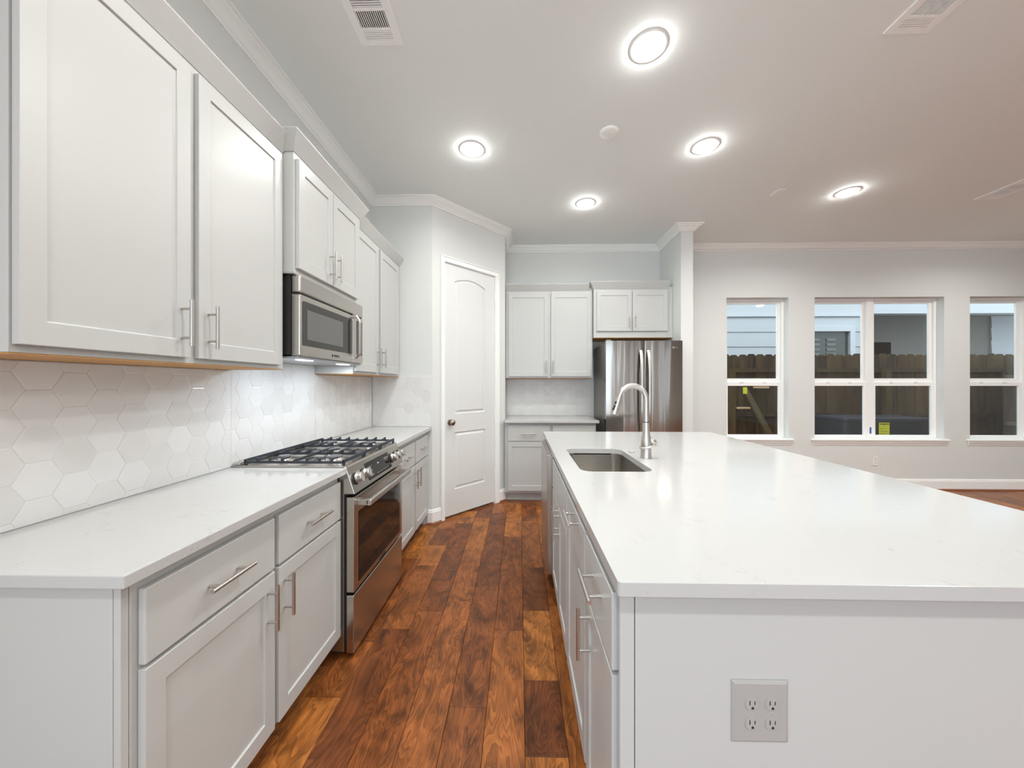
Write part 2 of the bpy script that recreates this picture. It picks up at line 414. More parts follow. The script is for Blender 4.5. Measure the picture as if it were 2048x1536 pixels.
xs = [XL - T] + [v for w in WINS for v in w] + [XR + T]
for k in range(0, len(xs), 2): bx(bm, xs[k], xs[k+1], YB, YB + 0.14, 0, ZC)
for a, b in WINS: bx(bm, a, b, YB, YB + 0.14, 0, WZ0 - 0.02); bx(bm, a, b, YB, YB + 0.14, WZ1, ZC)
struct('wall_back', bm, 'wall', 'grey window wall at the far side of the room', 'wall')
struct('wall_right', box(XR, XR + T, YR, YB, 0, ZC), 'wall', 'grey wall closing the living area', 'wall')
bm = bmesh.new()   # unseen rear wall; patio opening sized for fill light, slits added for fridge streaks
ops = [(-1.25, 2.1), (3.05, 3.30), (4.55, 4.72)]
ex = [XL - T] + [v for o in ops for v in o] + [XR + T]
for k in range(0, len(ex), 2): bx(bm, ex[k], ex[k+1], YR - T, YR, 0, ZC)
for a, b in ops: bx(bm, a, b, YR - T, YR, 2.70, ZC)
struct('wall_rear', bm, 'wall', 'grey unseen wall with a patio opening and slits added for fridge reflections', 'wall')

# crown moulding, baseboards, shoe moulding
cp = [(0, 2.984), (0.010, 2.984), (0.012, 2.992), (0.020, 2.996), (0.026, 3.004), (0.045, 3.022), (0.064, 3.032), (0.066, 3.039), (0.080, 3.041), (0.082, 3.05), (0, 3.05)]
bm = bmesh.new()
sweep(bm, [(XL, YR), (XL, YS), (AX, YS), (BX_, BY_), (BX_, YB), (XF, YB), (XF, YF), (XF2, YF), (XF2, YB), (XR, YB), (XR, YR)], cp)
struct('trim_1', bm, 'trim', 'white crown moulding running round the ceiling', 'crown moulding', smooth=True)
bp_ = [(0, 0.0), (0.014, 0.0), (0.014, 0.112), (0.010, 0.118), (0.009, 0.128), (0.004, 0.136), (0, 0.136)]
sp_ = [(0.0142, 0.0), (0.030, 0.0), (0.029, 0.008), (0.024, 0.015), (0.0142, 0.018)]
def dirpt(s): return (AX + math.cos(ANG) * s, AY + math.sin(ANG) * s)
for nm, lb, path in [('baseboard_pantry_left', 'white baseboard left of the pantry door', [(-0.860, YS), (AX, YS), dirpt(0.092)]),
                     ('baseboard_pantry_right', 'white baseboard right of the pantry door', [dirpt(0.858), dirpt(ALEN - 0.001)]),
                     ('baseboard_back', 'white baseboard below the windows', [(XF2, YF), (XF2, YB), (XR, YB)])]:
    bm = bmesh.new(); sweep(bm, path, bp_)
    o = struct(nm, bm, 'trim', lb, 'baseboard')
    bm = bmesh.new(); sweep(bm, path, sp_)
    link('shoe_moulding', bm, 'shoe', o, label='thin red-brown wooden shoe moulding')

# ------------------------------------------------------------------ pantry door (local x along the angled wall, -y into the kitchen)
door = thing('door_1', 'tall white two-panel pantry door with arched top panel', 'door', (AX, AY, 0), ANG, kind='structure')
# slab with moulded panels
x0, x1, z0, z1 = 0.140, 0.796, 0.022, 2.488
yf = 0.006
def panel_outline(kind):
    if kind == 'low': return [(0.262, 0.270), (0.666, 0.270), (0.666, 0.834), (0.262, 0.834)]
    pts = [(0.262, 1.018), (0.666, 1.018), (0.666, 2.330)]
    for k in range(1, 14):
        t = k / 14; xx = 0.666 - 0.404 * t; pts.append((xx, 2.330 + 0.050 * math.sin(PI * t) ** 0.9))
    pts.append((0.262, 2.330)); return pts
bm = bmesh.new()
def ringv(pts, y): return [bm.verts.new((p[0], y, p[1])) for p in pts]
outer = ringv([(x0, z0), (x1, z0), (x1, z1), (x0, z1)], yf)
edges = [bm.edges.new((outer[i], outer[(i+1) % 4])) for i in range(4)]
holes = []
for kd in ('low', 'up'):
    pts = panel_outline(kd); r0 = ringv(pts, yf)
    edges += [bm.edges.new((r0[i], r0[(i+1) % len(r0)])) for i in range(len(r0))]
    holes.append((pts, r0))
bmesh.ops.triangle_fill(bm, edges=edges, use_beauty=True, use_dissolve=False)
for pts, r0 in holes:
    prev = r0
    for d, y in [(0.004, yf + 0.010), (0.014, yf + 0.011), (0.034, yf + 0.002)]:
        r = ringv(offset_poly(pts, d), y); n = len(r)
        for i in range(n): bm.faces.new([prev[i], prev[(i+1) % n], r[(i+1) % n], r[i]])
        prev = r
    bm.faces.new(prev)
back = ringv([(x0, z0), (x1, z0), (x1, z1), (x0, z1)], yf + 0.034)
for i in range(4): bm.faces.new([outer[i], outer[(i+1) % 4], back[(i+1) % 4], back[i]])
bm.faces.new(back)
link('door_slab', bm, 'door', door)
bm = bmesh.new()
cw = [(0, 0), (0.043, 0), (0.043, 0.012), (0.036, 0.018), (0.012, 0.014), (0.004, 0.016), (0, 0.012)]
# casing: two legs and a head, moulded
for a, b in [(0.093, 0.136), (0.798, 0.857)]:
    bx(bm, a, b, -0.014, 0, 0.0, 2.497)
    if a < 0.5: bx(bm, a, a + 0.012, -0.020, -0.014, 0, 2.550)
    else: bx(bm, b - 0.012, b, -0.020, -0.014, 0, 2.550)
bx(bm, 0.093, 0.857, -0.014, 0, 2.497, 2.552); bx(bm, 0.105, 0.845, -0.020, -0.014, 2.540, 2.552)
link('door_casing', bm, 'trim', door, bevel=0.003)
bm = bmesh.new()
bx(bm, DS0, 0.139, 0.0, 0.1, 0, DZ); bx(bm, 0.797, DS1, 0.0, 0.1, 0, DZ); bx(bm, 0.139, 0.797, 0.0, 0.1, 2.490, DZ)
link('door_jamb', bm, 'trim', door)
kb = bmesh.new()
lathe(kb, [(0.0, -0.066), (0.016, -0.065), (0.027, -0.056), (0.029, -0.046), (0.024, -0.034), (0.012, -0.028), (0.010, -0.012), (0.026, -0.010), (0.030, -0.004), (0.030, 0.0)], axis='y', c3=(0.205, yf, 0.938), seg=28)
link('door_knob', kb, 'bronze', door, smooth=True)
for hz in (0.322, 0.970, 1.606, 2.256):
    h = bmesh.new(); tube(h, [(0.7965, -0.004, hz - 0.048), (0.7965, -0.004, hz + 0.048)], 0.0055, 10)
    link('hinge', h, 'trim', door, smooth=True)

# ------------------------------------------------------------------ windows
def sash(x0, x1, z0, z1, y, fr, name, parent, gb=None):
    bm = bmesh.new()
    l, r, b, t = fr
    bx(bm, x0, x0 + l, y, y + 0.022, z0, z1); bx(bm, x1 - r, x1, y, y + 0.022, z0, z1)
    bx(bm, x0 + l, x1 - r, y, y + 0.022, z0, z0 + b); bx(bm, x0 + l, x1 - r, y, y + 0.022, z1 - t, z1)
    o = link(name, bm, 'trim', parent, bevel=0.002)
    link('window_pane', box(x0 + l - 0.002, x1 - r + 0.002, y + 0.010, y + 0.013, z0 + b - 0.002, z1 - t + 0.002), 'glass', o)
    return o
def window(name, lb, a, b, mull=None):
    w = thing(name, lb, 'window', ((a + b) / 2, YB, 0), 0, kind='structure')
    ox = (a + b) / 2; A, B = a - ox, b - ox
    bm = bmesh.new()
    bx(bm, A, A + 0.030, 0.082, 0.130, WZ0, WZ1); bx(bm, B - 0.030, B, 0.082, 0.130, WZ0, WZ1)
    bx(bm, A + 0.030, B - 0.030, 0.082, 0.130, WZ1 - 0.030, WZ1); bx(bm, A + 0.030, B - 0.030, 0.082, 0.130, WZ0 - 0.002, WZ0 + 0.012)
    units = [(A + 0.030, B - 0.030)]
    if mull:
        m0, m1 = mull[0] - ox, mull[1] - ox
        bx(bm, m0, m1, 0.078, 0.130, WZ0, WZ1)
        units = [(A + 0.030, m0), (m1, B - 0.030)]
    link('window_frame', bm, 'trim', w, bevel=0.002)
    for (u0, u1) in units:
        sash(u0, u1, 1.335, WZ1 - 0.030, 0.106, (0.038, 0.038, 0.050, 0.030), 'upper_sash', w)
        ls = sash(u0, u1, WZ0 + 0.012, 1.338, 0.084, (0.034, 0.034, 0.026, 0.048), 'lower_sash', w)
        for fx in (0.3, 0.7):
            c = u0 + (u1 - u0) * fx
            link('sash_lock', box(c - 0.022, c + 0.022, 0.076, 0.086, 1.330, 1.345), 'trim', ls, bevel=0.002)
    sl = bmesh.new(); bx(sl, A - 0.045, B + 0.045, -0.034, 0.082, WZ0 - 0.021, WZ0 - 0.001)
    link('window_sill', sl, 'trim', w, bevel=0.005)
    ap = bmesh.new()
    prism(ap, [(-0.001, 0.608), (-0.018, 0.608), (-0.018, 0.585), (-0.010, 0.570), (-0.006, 0.552), (-0.001, 0.552)], 'x', A - 0.03, B + 0.03)
    link('window_apron', ap, 'trim', w, bevel=0.001)
    return w
window('window_1', 'narrow white double-hung window beside the fridge wing wall', *WINS[0])
window('window_2', 'wide white twin double-hung window in the middle', *WINS[1], mull=(4.400, 4.478))
window('window_3', 'white double-hung window at the right edge of the view', *WINS[2])
tp = link('painters_tape', box(4.433, 4.455, YB + 0.0765, YB + 0.0778, 0.685, 0.765), 'tape')
tag(tp, 'small strip of blue painters tape on the middle window post', 'tape')

# ------------------------------------------------------------------ cabinet builder (local: x along the run, front at y=0 facing -y)
HANDLE = {}
def handle_mesh():
    if 'm' in HANDLE: return HANDLE['m']
    bm = bmesh.new(); L_ = 0.152; so = 0.034
    tube(bm, [(0, -so, -L_/2), (0, -so, L_/2)], 0.0058, 14)
    for z in (-0.048, 0.048): tube(bm, [(0, 0, z), (0, -so, z)], 0.0045, 10)
    bmesh.ops.recalc_face_normals(bm, faces=bm.faces[:])
    me = bpy.data.meshes.new('handle'); bm.to_mesh(me); bm.free(); me.materials.append(M['nickel'])
    me.polygons.foreach_set('use_smooth', [True] * len(me.polygons)); me.set_sharp_from_angle(angle=math.radians(40))
    HANDLE['m'] = me; return me
def add_handle(parent, x, z, horiz=False, y=0.0):
    o = bpy.data.objects.new('handle', handle_mesh()); C.objects.link(o); o.parent = parent
    o.location = (x, y, z)
    if horiz: o.rotation_euler = (0, PI/2, 0)
    return o
TD = 0.0185
def shaker(bm, x0, x1, z0, z1, sw=0.047, rw=0.057, t=TD, rec=0.006, y=-0.001):
    yo = y - t; yi = yo + rec
    def q(a, b, c, d): bm.faces.new([a, b, c, d])
    def ring(xa, xb, za, zb, yy): return [bm.verts.new(p) for p in [(xa, yy, za), (xb, yy, za), (xb, yy, zb), (xa, yy, zb)]]
    O = ring(x0, x1, z0, z1, yo); I = ring(x0 + sw, x1 - sw, z0 + rw, z1 - rw, yo)
    D = ring(x0 + sw + 0.0015, x1 - sw - 0.0015, z0 + rw + 0.0015, z1 - rw - 0.0015, yi); Bk = ring(x0, x1, z0, z1, y)
    for i in range(4):
        j = (i+1) % 4
        q(O[i], O[j], I[j], I[i]); q(I[i], I[j], D[j], D[i]); q(O[i], Bk[i], Bk[j], O[j])
    bm.faces.new(D); bm.faces.new(Bk[::-1])
def door_part(parent, x0, x1, z0, z1, hx=None, hz=None, name='cabinet_door', horiz=False, **k):
    bm = bmesh.new(); shaker(bm, x0, x1, z0, z1, **k)
    d = link(name, bm, 'cab', parent, bevel=0.0015)
    if hx is not None: add_handle(d, hx, hz, horiz, -TD - 0.001)
    return d
def drawer_part(parent, x0, x1, z0, z1, handle=True, hz=None, name='drawer_front'):
    bm = box(x0, x1, -0.001 - TD, -0.001, z0, z1)
    d = link(name, bm, 'cab', parent, bevel=0.003)
    if handle: add_handle(d, (x0 + x1) / 2, hz or (z0 + z1) / 2, True, -TD - 0.001)
    return d
def carcass(parent, w, d, z0, z1, toe=True, m='cab'):
    bm = bmesh.new()
    if toe:
        prism(bm, [(0, 0.105), (0.075, 0.105), (0.075, 0.0), (d, 0.0), (d, z1), (0, z1)], 'x', 0.001, w - 0.001)
    else: bx(bm, 0.001, w - 0.001, 0, d, z0, z1)
    return link('cabinet_body', bm, m, parent, bevel=0.001)
DT, DB, ZT, ZB = 0.850, 0.676, 0.666, 0.120      # drawer top/bottom, door top/bottom

# --- left base run, faces +X : local x = world Y, location X = frame plane
XB = -0.866
def left_unit(name, lb, y0, y1, xfr=XB, group=None):
    return thing(name, lb, 'cabinet', (xfr, y0, 0), PI/2, group)
c = left_unit('base_cabinet', 'grey base cabinet left of the range with two drawers over two doors', 0.762, 1.656)
W_ = 1.656 - 0.762; o_ = 0.762
carcass(c, W_, 0.519, 0, 0.884)
drawer_part(c, 0.778 - o_, 1.200 - o_, DB, DT); drawer_part(c, 1.222 - o_, 1.648 - o_, DB, DT)
door_part(c, 0.778 - o_, 1.200 - o_, ZB, ZT, 1.165 - o_, 0.561); door_part(c, 1.222 - o_, 1.648 - o_, ZB, ZT, 1.248 - o_, 0.561)
ep = bmesh.new(); bx(ep, -0.016, -0.0005, 0.019, 0.519, 0.0, 0.884); bx(ep, -0.016, -0.0005, 0.001, 0.0175, 0.0, 0.884)
link('end_panel', ep, 'cab', c, bevel=0.0008)

c = left_unit('base_cabinet', 'grey base cabinet between the range and the pantry corner', 2.352, 3.277)
W_ = 3.277 - 2.352; o_ = 2.352
carcass(c, W_, 0.519, 0, 0.884)
drawer_part(c, 2.385 - o_, 2.832 - o_, DB - .012, DT - .005); drawer_part(c, 2.856 - o_, 3.245 - o_, DB - .012, DT - .005)
door_part(c, 2.385 - o_, 2.832 - o_, ZB - .006, ZT - .016, 2.800 - o_, 0.549); door_part(c, 2.856 - o_, 3.245 - o_, ZB - .006, ZT - .016, 2.884 - o_, 0.549)

# --- countertops
def slab(name, lb, pts, z0=0.8845, z1=0.914):
    bm = bmesh.new(); prism(bm, pts, 'z', z0, z1)
    o = link(name, bm, 'quartz', bevel=0.003); tag(o, lb, 'countertop'); return o
slab('countertop', 'white quartz countertop left of the range', [(XL + 0.001, 0.715), (-0.824, 0.715), (-0.824, 1.660), (XL + 0.001, 1.660)])
slab('countertop', 'white quartz countertop between the range and the pantry corner', [(XL + 0.001, 2.349), (-0.824, 2.349), (-0.824, YS - 0.001), (XL + 0.001, YS - 0.001)])
slab('countertop', 'white quartz countertop on the back cabinets beside the fridge', [(BX_ - 0.004 + 0.005, 3.858), (0.872, 3.858), (0.872, YB - 0.001), (BX_ + 0.001, YB - 0.001)])
# island top with sink cut-out
IX0, IX1, IY0, IY1 = 0.199, 1.588, 0.713, 2.966
SX0, SX1, SY0, SY1 = 0.284, 0.618, 1.615, 2.185
bm = bmesh.new()
ov = [bm.verts.new((p[0], p[1], 0.914)) for p in rrect(IX0, IX1, IY0, IY1, 0.008, 3)]
hv = [bm.verts.new((p[0], p[1], 0.914)) for p in rrect(SX0, SX1, SY0, SY1, 0.055, 8)]
ed = [bm.edges.new((ov[i], ov[(i+1) % len(ov)])) for i in range(len(ov))] + [bm.edges.new((hv[i], hv[(i+1) % len(hv)])) for i in range(len(hv))]
bmesh.ops.triangle_fill(bm, edges=ed, use_beauty=True, use_dissolve=False)
r = bmesh.ops.extrude_face_region(bm, geom=bm.faces[:])
bmesh.ops.translate(bm, verts=[e for e in r['geom'] if isinstance(e, bmesh.types.BMVert)], vec=(0, 0, -0.0295))
isl = link('countertop', bm, 'quartz', bevel=0.003)
tag(isl, 'large white quartz island countertop with an undermount sink cut-out', 'countertop')

# --- sink
sk = thing('sink', 'rectangular stainless undermount sink in the island', 'sink', ((SX0+SX1)/2, (SY0+SY1)/2, 0.66))
bm = bmesh.new()
cx, cy = (SX0+SX1)/2, (SY0+SY1)/2; hx, hy = (SX1-SX0)/2 + 0.004, (SY1-SY0)/2 + 0.004
levels = [(0.020, 0.2235, 0.060), (0.0, 0.2235, 0.056), (0.0, 0.217, 0.055), (-0.006, 0.06, 0.05), (-0.012, 0.030, 0.05), (-0.026, 0.012, 0.05), (-0.050, 0.006, 0.045)]
prev = None
for d, z, rr_ in levels:
    ring = [bm.verts.new((p[0], p[1], z)) for p in rrect(-hx - d, hx + d, -hy - d, hy + d, max(0.02, rr_), 8)]
    if prev:
        n = len(ring)
        for i in range(n): bm.faces.new([prev[i], prev[(i+1) % n], ring[(i+1) % n], ring[i]])
    prev = ring
bm.faces.new(prev)
o = link('sink_bowl', bm, 'steel', sk, smooth=True)
so = o.modifiers.new('thick', 'SOLIDIFY'); so.thickness = 0.0015; so.offset = -1
bm = bmesh.new(); lathe(bm, [(0.0, 0.008), (0.030, 0.008), (0.034, 0.011), (0.042, 0.011), (0.045, 0.0075)], 0.0, 0.0)
link('drain', bm, 'chrome', sk, smooth=True)

# --- faucet
fx, fy = 0.684, 1.915
fa = thing('faucet', 'brushed nickel gooseneck pull-down faucet on the island', 'faucet', (fx, fy, 0.914))
bm = bmesh.new(); lathe(bm, [(0.0, 0), (0.030, 0), (0.0305, 0.004), (0.0285, 0.010), (0.0275, 0.058), (0.0, 0.058)])
link('faucet_base', bm, 'nickel', fa, smooth=True)
bm = bmesh.new()
lathe(bm, [(0.0, 0.066), (0.0275, 0.066), (0.028, 0.080), (0.026, 0.100), (0.0215, 0.125), (0.0185, 0.155), (0.0165, 0.190), (0.0158, 0.194), (0.0, 0.194)])
lathe(bm, [(0.0, 0.060), (0.022, 0.060), (0.026, 0.064), (0.026, 0.066), (0, 0.066)])
link('faucet_body', bm, 'nickel', fa, smooth=True)
# lever: loop collar sweeping up to the right with a domed thumb rest
bm = bmesh.new()
pts = []
for k in range(25):
    a = 2*PI*k/24; pts.append((0.012 + 0.042*math.cos(a), 0.030*math.sin(a), 0.064 + 0.010*math.cos(a)))
tube(bm, pts, 0.0065, 10, caps=False)
bmesh.ops.remove_doubles(bm, verts=bm.verts[:], dist=0.0008)
tube(bm, [(-0.026, 0, 0.058), (0.0, 0, 0.060), (0.03, 0, 0.066), (0.056, 0, 0.074)], [(0.005, 0.020), (0.008, 0.030), (0.008, 0.027), (0.003, 0.008)], 14)
tube(bm, [(0.010, 0, 0.106), (0.026, 0, 0.098), (0.044, 0, 0.082), (0.052, 0, 0.068)], [0.008, 0.018, 0.016, 0.006], 14)
link('faucet_handle', bm, 'chrome', fa, smooth=True, label='polished loop-shaped lever')
bm = bmesh.new()
rad = 0.0725; zt = 0.314
pts = [(0, 0, 0.192), (0, 0, 0.24), (0, 0, 0.28), (0, 0, zt)]
for k in range(1, 25):
    a = (PI * 1.0 * k / 24) * 0.93; pts.append((-rad + rad*math.cos(a), 0, zt + rad*math.sin(a)*1.05))
tube(bm, pts, 0.0140, 18)
link('spout', bm, 'nickel', fa, smooth=True)
p1 = Vector(pts[-1]); dr = (p1 - Vector(pts[-2])).normalized()
dr = Vector((-0.30, 0, -0.954)).normalized()
bm = bmesh.new()
tube(bm, [p1, p1 + dr*0.003, p1 + dr*0.004, p1 + dr*0.04, p1 + dr*0.085, p1 + dr*0.098, p1 + dr*0.099], [0.0138, 0.0140, 0.0152, 0.0175, 0.0215, 0.0222, 0.019], 20)
sh = link('spray_head', bm, 'nickel', fa, smooth=True)
nrm = Vector((-0.70, -0.65, 0.22)).normalized()
for a, b, rr_ in [(0.032, 0.040, 0.0055), (0.052, 0.076, 0.0065)]:
    bm = bmesh.new(); q0 = p1 + dr*a + nrm*0.0165; q1 = p1 + dr*b + nrm*0.0190
    tube(bm, [q0 - dr*0.004, q0, q1, q1 + dr*0.004], [rr_*0.5, rr_, rr_, rr_*0.5], 12)
    link('spray_button', bm, 'rubber', sh, smooth=True, label='black spray button')
bm = bmesh.new(); lathe(bm, [(0.0150, 0.1925), (0.0166, 0.1925), (0.0166, 0.1955), (0.0150, 0.1955)])
link('seam_ring', bm, 'rubber', fa, smooth=True, label='dark ring at the spout joint')
bm = bmesh.new(); lathe(bm, [(0.0, 0), (0.019, 0), (0.020, 0.003), (0.016, 0.006), (0.013, 0.004), (0.0, 0.004)])
o = link('air_switch', bm, 'chrome', smooth=True, loc=(0.655, 2.065, 0.914)); tag(o, 'small round chrome cap set in the island top behind the faucet', 'button')

# --- island cabinets, face -X: local x = -world Y
XI = 0.2245
def isl_unit(name, lb, cat, y0, y1, x=XI): return thing(name, lb, cat, (x, y1, 0), -PI/2)
y0, y1 = 0.776, 1.100
c = isl_unit('base_cabinet', 'grey island cabinet nearest the camera with one drawer over one door', 'cabinet', y0, y1)
carcass(c, y1 - y0, 0.55, 0, 0.884)
drawer_part(c, y1 - 1.091, y1 - 0.786, DB, DT, hz=0.779); door_part(c, y1 - 1.091, y1 - 0.786, ZB, ZT, y1 - 1.030, 0.585)
y0, y1 = 1.100, 1.530
c = isl_unit('base_cabinet', 'grey island pull-out cabinet with one tall front and a horizontal handle', 'cabinet', y0, y1)
carcass(c, y1 - y0, 0.55, 0, 0.884)
door_part(c, y1 - 1.521, y1 - 1.112, ZB, DT, y1 - 1.28, 0.826, name='pull_out_front', horiz=True)
y0, y1 = 1.530, 2.205
c = isl_unit('sink_cabinet', 'grey island sink cabinet with two doors under a plain false front', 'cabinet', y0, y1)
bm = bmesh.new()   # open-topped carcass round the sink bowl
w = y1 - y0
bx(bm, 0.001, w - 0.001, 0, 0.018, 0.105, 0.884); bx(bm, 0.001, 0.016, 0.018, 0.55, 0.0, 0.884); bx(bm, w - 0.016, w - 0.001, 0.018, 0.55, 0.0, 0.884)
bx(bm, 0.016, w - 0.016, 0.532, 0.55, 0.0, 0.884); bx(bm, 0.016, w - 0.016, 0.018, 0.532, 0.105, 0.12); bx(bm, 0.016, w - 0.016, 0.075, 0.09, 0.0, 0.105)
link('cabinet_body', bm, 'cab', c)
drawer_part(c, y1 - 2.195, y1 - 1.541, DB, DT, handle=False, name='false_front')
door_part(c, y1 - 1.862, y1 - 1.541, ZB, ZT, y1 - 1.822, 0.583); door_part(c, y1 - 2.195, y1 - 1.872, ZB, ZT, y1 - 1.912, 0.577)
# dishwasher
y0, y1 = 2.210, 2.765
c = isl_unit('dishwasher', 'stainless dishwasher front at the far end of the island', 'dishwasher', y0, y1)
w = y1 - y0
link('dishwasher_body', box(0.002, w - 0.002, 0.0, 0.54, 0.10, 0.876), 'darkmetal', c)
link('dishwasher_door', box(0.004, w - 0.004, -0.052, -0.001, 0.115, 0.868), 'steel', c, bevel=0.004)
link('toe_kick', box(0.004, w - 0.004, 0.055, 0.065, 0.0, 0.098), 'rubber', c)
link('control_strip', box(0.004, w - 0.004, -0.040, -0.001, 0.8685, 0.880), 'steel', c)
# island end panels and back
o = link('island_end_panel', box(XI + 0.002, 1.30, 2.768, 2.92, 0.0, 0.884), 'cab', bevel=0.001); tag(o, 'grey panel closing the far end of the island by the dishwasher', 'panel')
o = thing('island_back_panel', 'wide plain light grey end panel of the island facing the camera', 'panel', (XI, 0.762, 0))
link('corner_stile', box(-0.008, 0.0225, 0.0, 0.0125, 0.0, 0.884), 'cab', o, bevel=0.0008)
bm = bmesh.new(); bx(bm, 0.0245, 1.085, 0.0, 0.0125, 0.0, 0.884); bx(bm, 0.560, 1.085, 0.0135, 2.0, 0.0, 0.884)
link('panel', bm, 'cab', o, bevel=0.0008)

# --- outlets
def receptacle(parent, x, z, m, s=1.0):
    bm = bmesh.new()
    pts = []
    for k in range(24):
        a = 2*PI*k/24; pts.append((x + 0.0150*s*math.cos(a), z + max(-0.0125, min(0.0125, 0.0165*math.sin(a)))*s))
    prism(bm, pts, 'y', -0.0078, -0.004)
    r = link('receptacle', bm, m, parent, bevel=0.0007)
    for dx, hh in ((-0.0056, 0.0045), (0.0050, 0.0036)):
        link('slot', box(x + dx*s - 0.0009, x + dx*s + 0.0009, -0.0082, -0.0074, z + 0.002 - hh*s + 0.001, z + 0.002 + hh*s + 0.001), 'slot', r)
    bm = bmesh.new(); pts = [(x - 0.0022*s + 0, z - 0.0100*s), (x + 0.0026*s, z - 0.0100*s)]
    for k in range(7):
        a = PI*k/6; pts.append((x + 0.0002 + 0.0025*s*math.cos(a), z - 0.0074*s + 0.0022*s*math.sin(a)))
    prism(bm, pts, 'y', -0.0084, -0.0074); link('slot', bm, 'slot', r)
o = thing('outlet_plate', 'grey double-gang outlet plate on the near end of the island', 'outlet', (0.5115, 0.762, 0.6175))
bm = bmesh.new()
A = [(-0.0595, -0.066), (0.0595, -0.066), (0.0595, 0.066), (-0.0595, 0.066)]; Bp = offset_poly(A, 0.006)
va = [bm.verts.new((p[0], 0, p[1])) for p in A]; vm = [bm.verts.new((p[0], -0.002, p[1])) for p in A]; vb = [bm.verts.new((p[0], -0.006, p[1])) for p in Bp]
for i in range(4):
    j = (i+1) % 4; bm.faces.new([va[i], va[j], vm[j], vm[i]]); bm.faces.new([vm[i], vm[j], vb[j], vb[i]])
bm.faces.new(vb); bm.faces.new(va[::-1])
link('cover_plate', bm, 'plate', o, bevel=0.0008)
for x in (-0.0185, 0.0235):
    for z in (0.0185, -0.0225): receptacle(o, x, z, 'plate')
    bm = bmesh.new(); lathe(bm, [(0.0, -0.0070), (0.0015, -0.0068), (0.0022, -0.006)], axis='y', c3=(x, 0, -0.002), seg=12); link('screw', bm, 'plate', o, smooth=True)
o = thing('outlet_plate', 'small white outlet plate on the wall below the middle window', 'outlet', (4.423, YB, 0.359))
link('cover_plate', box(-0.0355, 0.0355, -0.006, -0.0005, -0.059, 0.059), 'platewhite', o, bevel=0.002)
for z in (0.021, -0.021): receptacle(o, 0.0, z, 'platewhite')

# ------------------------------------------------------------------ upper cabinets
def crown_part(parent, path, z0, z1, proj):
    bm = bmesh.new()
    sweep(bm, path, [(-0.006, z0), (0.003, z0), (proj, z1 - 0.006), (proj, z1), (-0.006, z1)])
    return link('cabinet_crown', bm, 'cabcrown', parent, bevel=0.001)
UZ0, UZ1, UD0, UD1 = 1.381, 2.44, 1.403, 2.392
def upper(lb, w, depth, z0, z1, doors, loc, rz, crown, cz, proj=0.045, wood=True):
    c = thing('wall_cabinet', lb, 'cabinet', loc, rz)
    link('cabinet_body', box(0.001, w - 0.001, 0, depth, z0 + 0.004, z1), 'cab', c, bevel=0.001)
    link('bottom_panel', box(0.002, w - 0.002, 0.001, depth, z0, z0 + 0.0035), 'rawwood' if wood else 'cab', c, label='unpainted orange-brown wood underside' if wood else None)
    for (a, b, d0, d1, hx_, hz_) in doors: door_part(c, a, b, d0, d1, hx_, hz_)
    crown_part(c, crown, cz[0], cz[1], proj)
    return c
# sweep keeps the room on its right, so paths in local coordinates run in +x with the front at y=0
o_ = 0.752
upper('light grey two-door wall cabinet nearest the camera above the left counter', 1.655 - o_, 0.258, UZ0, UZ1,
      [(0.757 - o_, 1.165 - o_, UD0, UD1, 1.133 - o_, 1.514), (1.195 - o_, 1.623 - o_, UD0, UD1, 1.232 - o_, 1.514)],
      (-1.130, o_, 0), PI/2, [(0.0, 0.25), (0.0, 0.0), (1.652 - o_, 0.0)], (2.412, 2.490))
o_ = 1.656
upper('light grey short wall cabinet above the microwave with a taller crown', 0.698, 0.308, 1.845, 2.45,
      [(1.672 - o_, 1.978 - o_, 1.872, 2.400, 1.948 - o_, 1.979), (1.984 - o_, 2.298 - o_, 1.872, 2.400, 2.010 - o_, 1.979)],
      (-1.080, o_, 0), PI/2, [(0.0, 0.30), (0.0, 0.0), (0.698, 0.0), (0.698, 0.30)], (2.425, 2.512), wood=False)
o_ = 2.356
upper('light grey two-door wall cabinet between the microwave and the pantry corner', 3.277 - o_, 0.258, UZ0, UZ1,
      [(2.375 - o_, 2.752 - o_, UD0, UD1, 2.722 - o_, 1.517), (2.790 - o_, 3.215 - o_, UD0, UD1, 2.812 - o_, 1.517)],
      (-1.130, o_, 0), PI/2, [(0.045, 0.0), (3.277 - o_, 0.0)], (2.412, 2.490))
o_ = -0.163
upper('light grey two-door wall cabinet on the back wall above the small counter', 0.857 - o_, 0.318, UZ0, UZ1,
      [(-0.126 - o_, 0.337 - o_, UD0, UD1 - .008, 0.312 - o_, 1.510), (0.370 - o_, 0.839 - o_, UD0, UD1 - .008, 0.392 - o_, 1.510)],
      (o_, 4.150, 0), 0, [(0.0, 0.0), (0.857 - o_ - 0.040, 0.0)], (2.408, 2.484))
o_ = 0.860
upper('light grey short two-door wall cabinet above the fridge', 1.766 - o_, 0.370, 1.848, 2.44,
      [(0.893 - o_, 1.296 - o_, 1.925, 2.392, 1.266 - o_, 2.030), (1.302 - o_, 1.706 - o_, 1.925, 2.392, 1.334 - o_, 2.030)],
      (o_, 4.098, 0), 0, [(0.0, 0.34), (0.0, 0.0), (1.766 - o_ - 0.045, 0.0)], (2.412, 2.496))
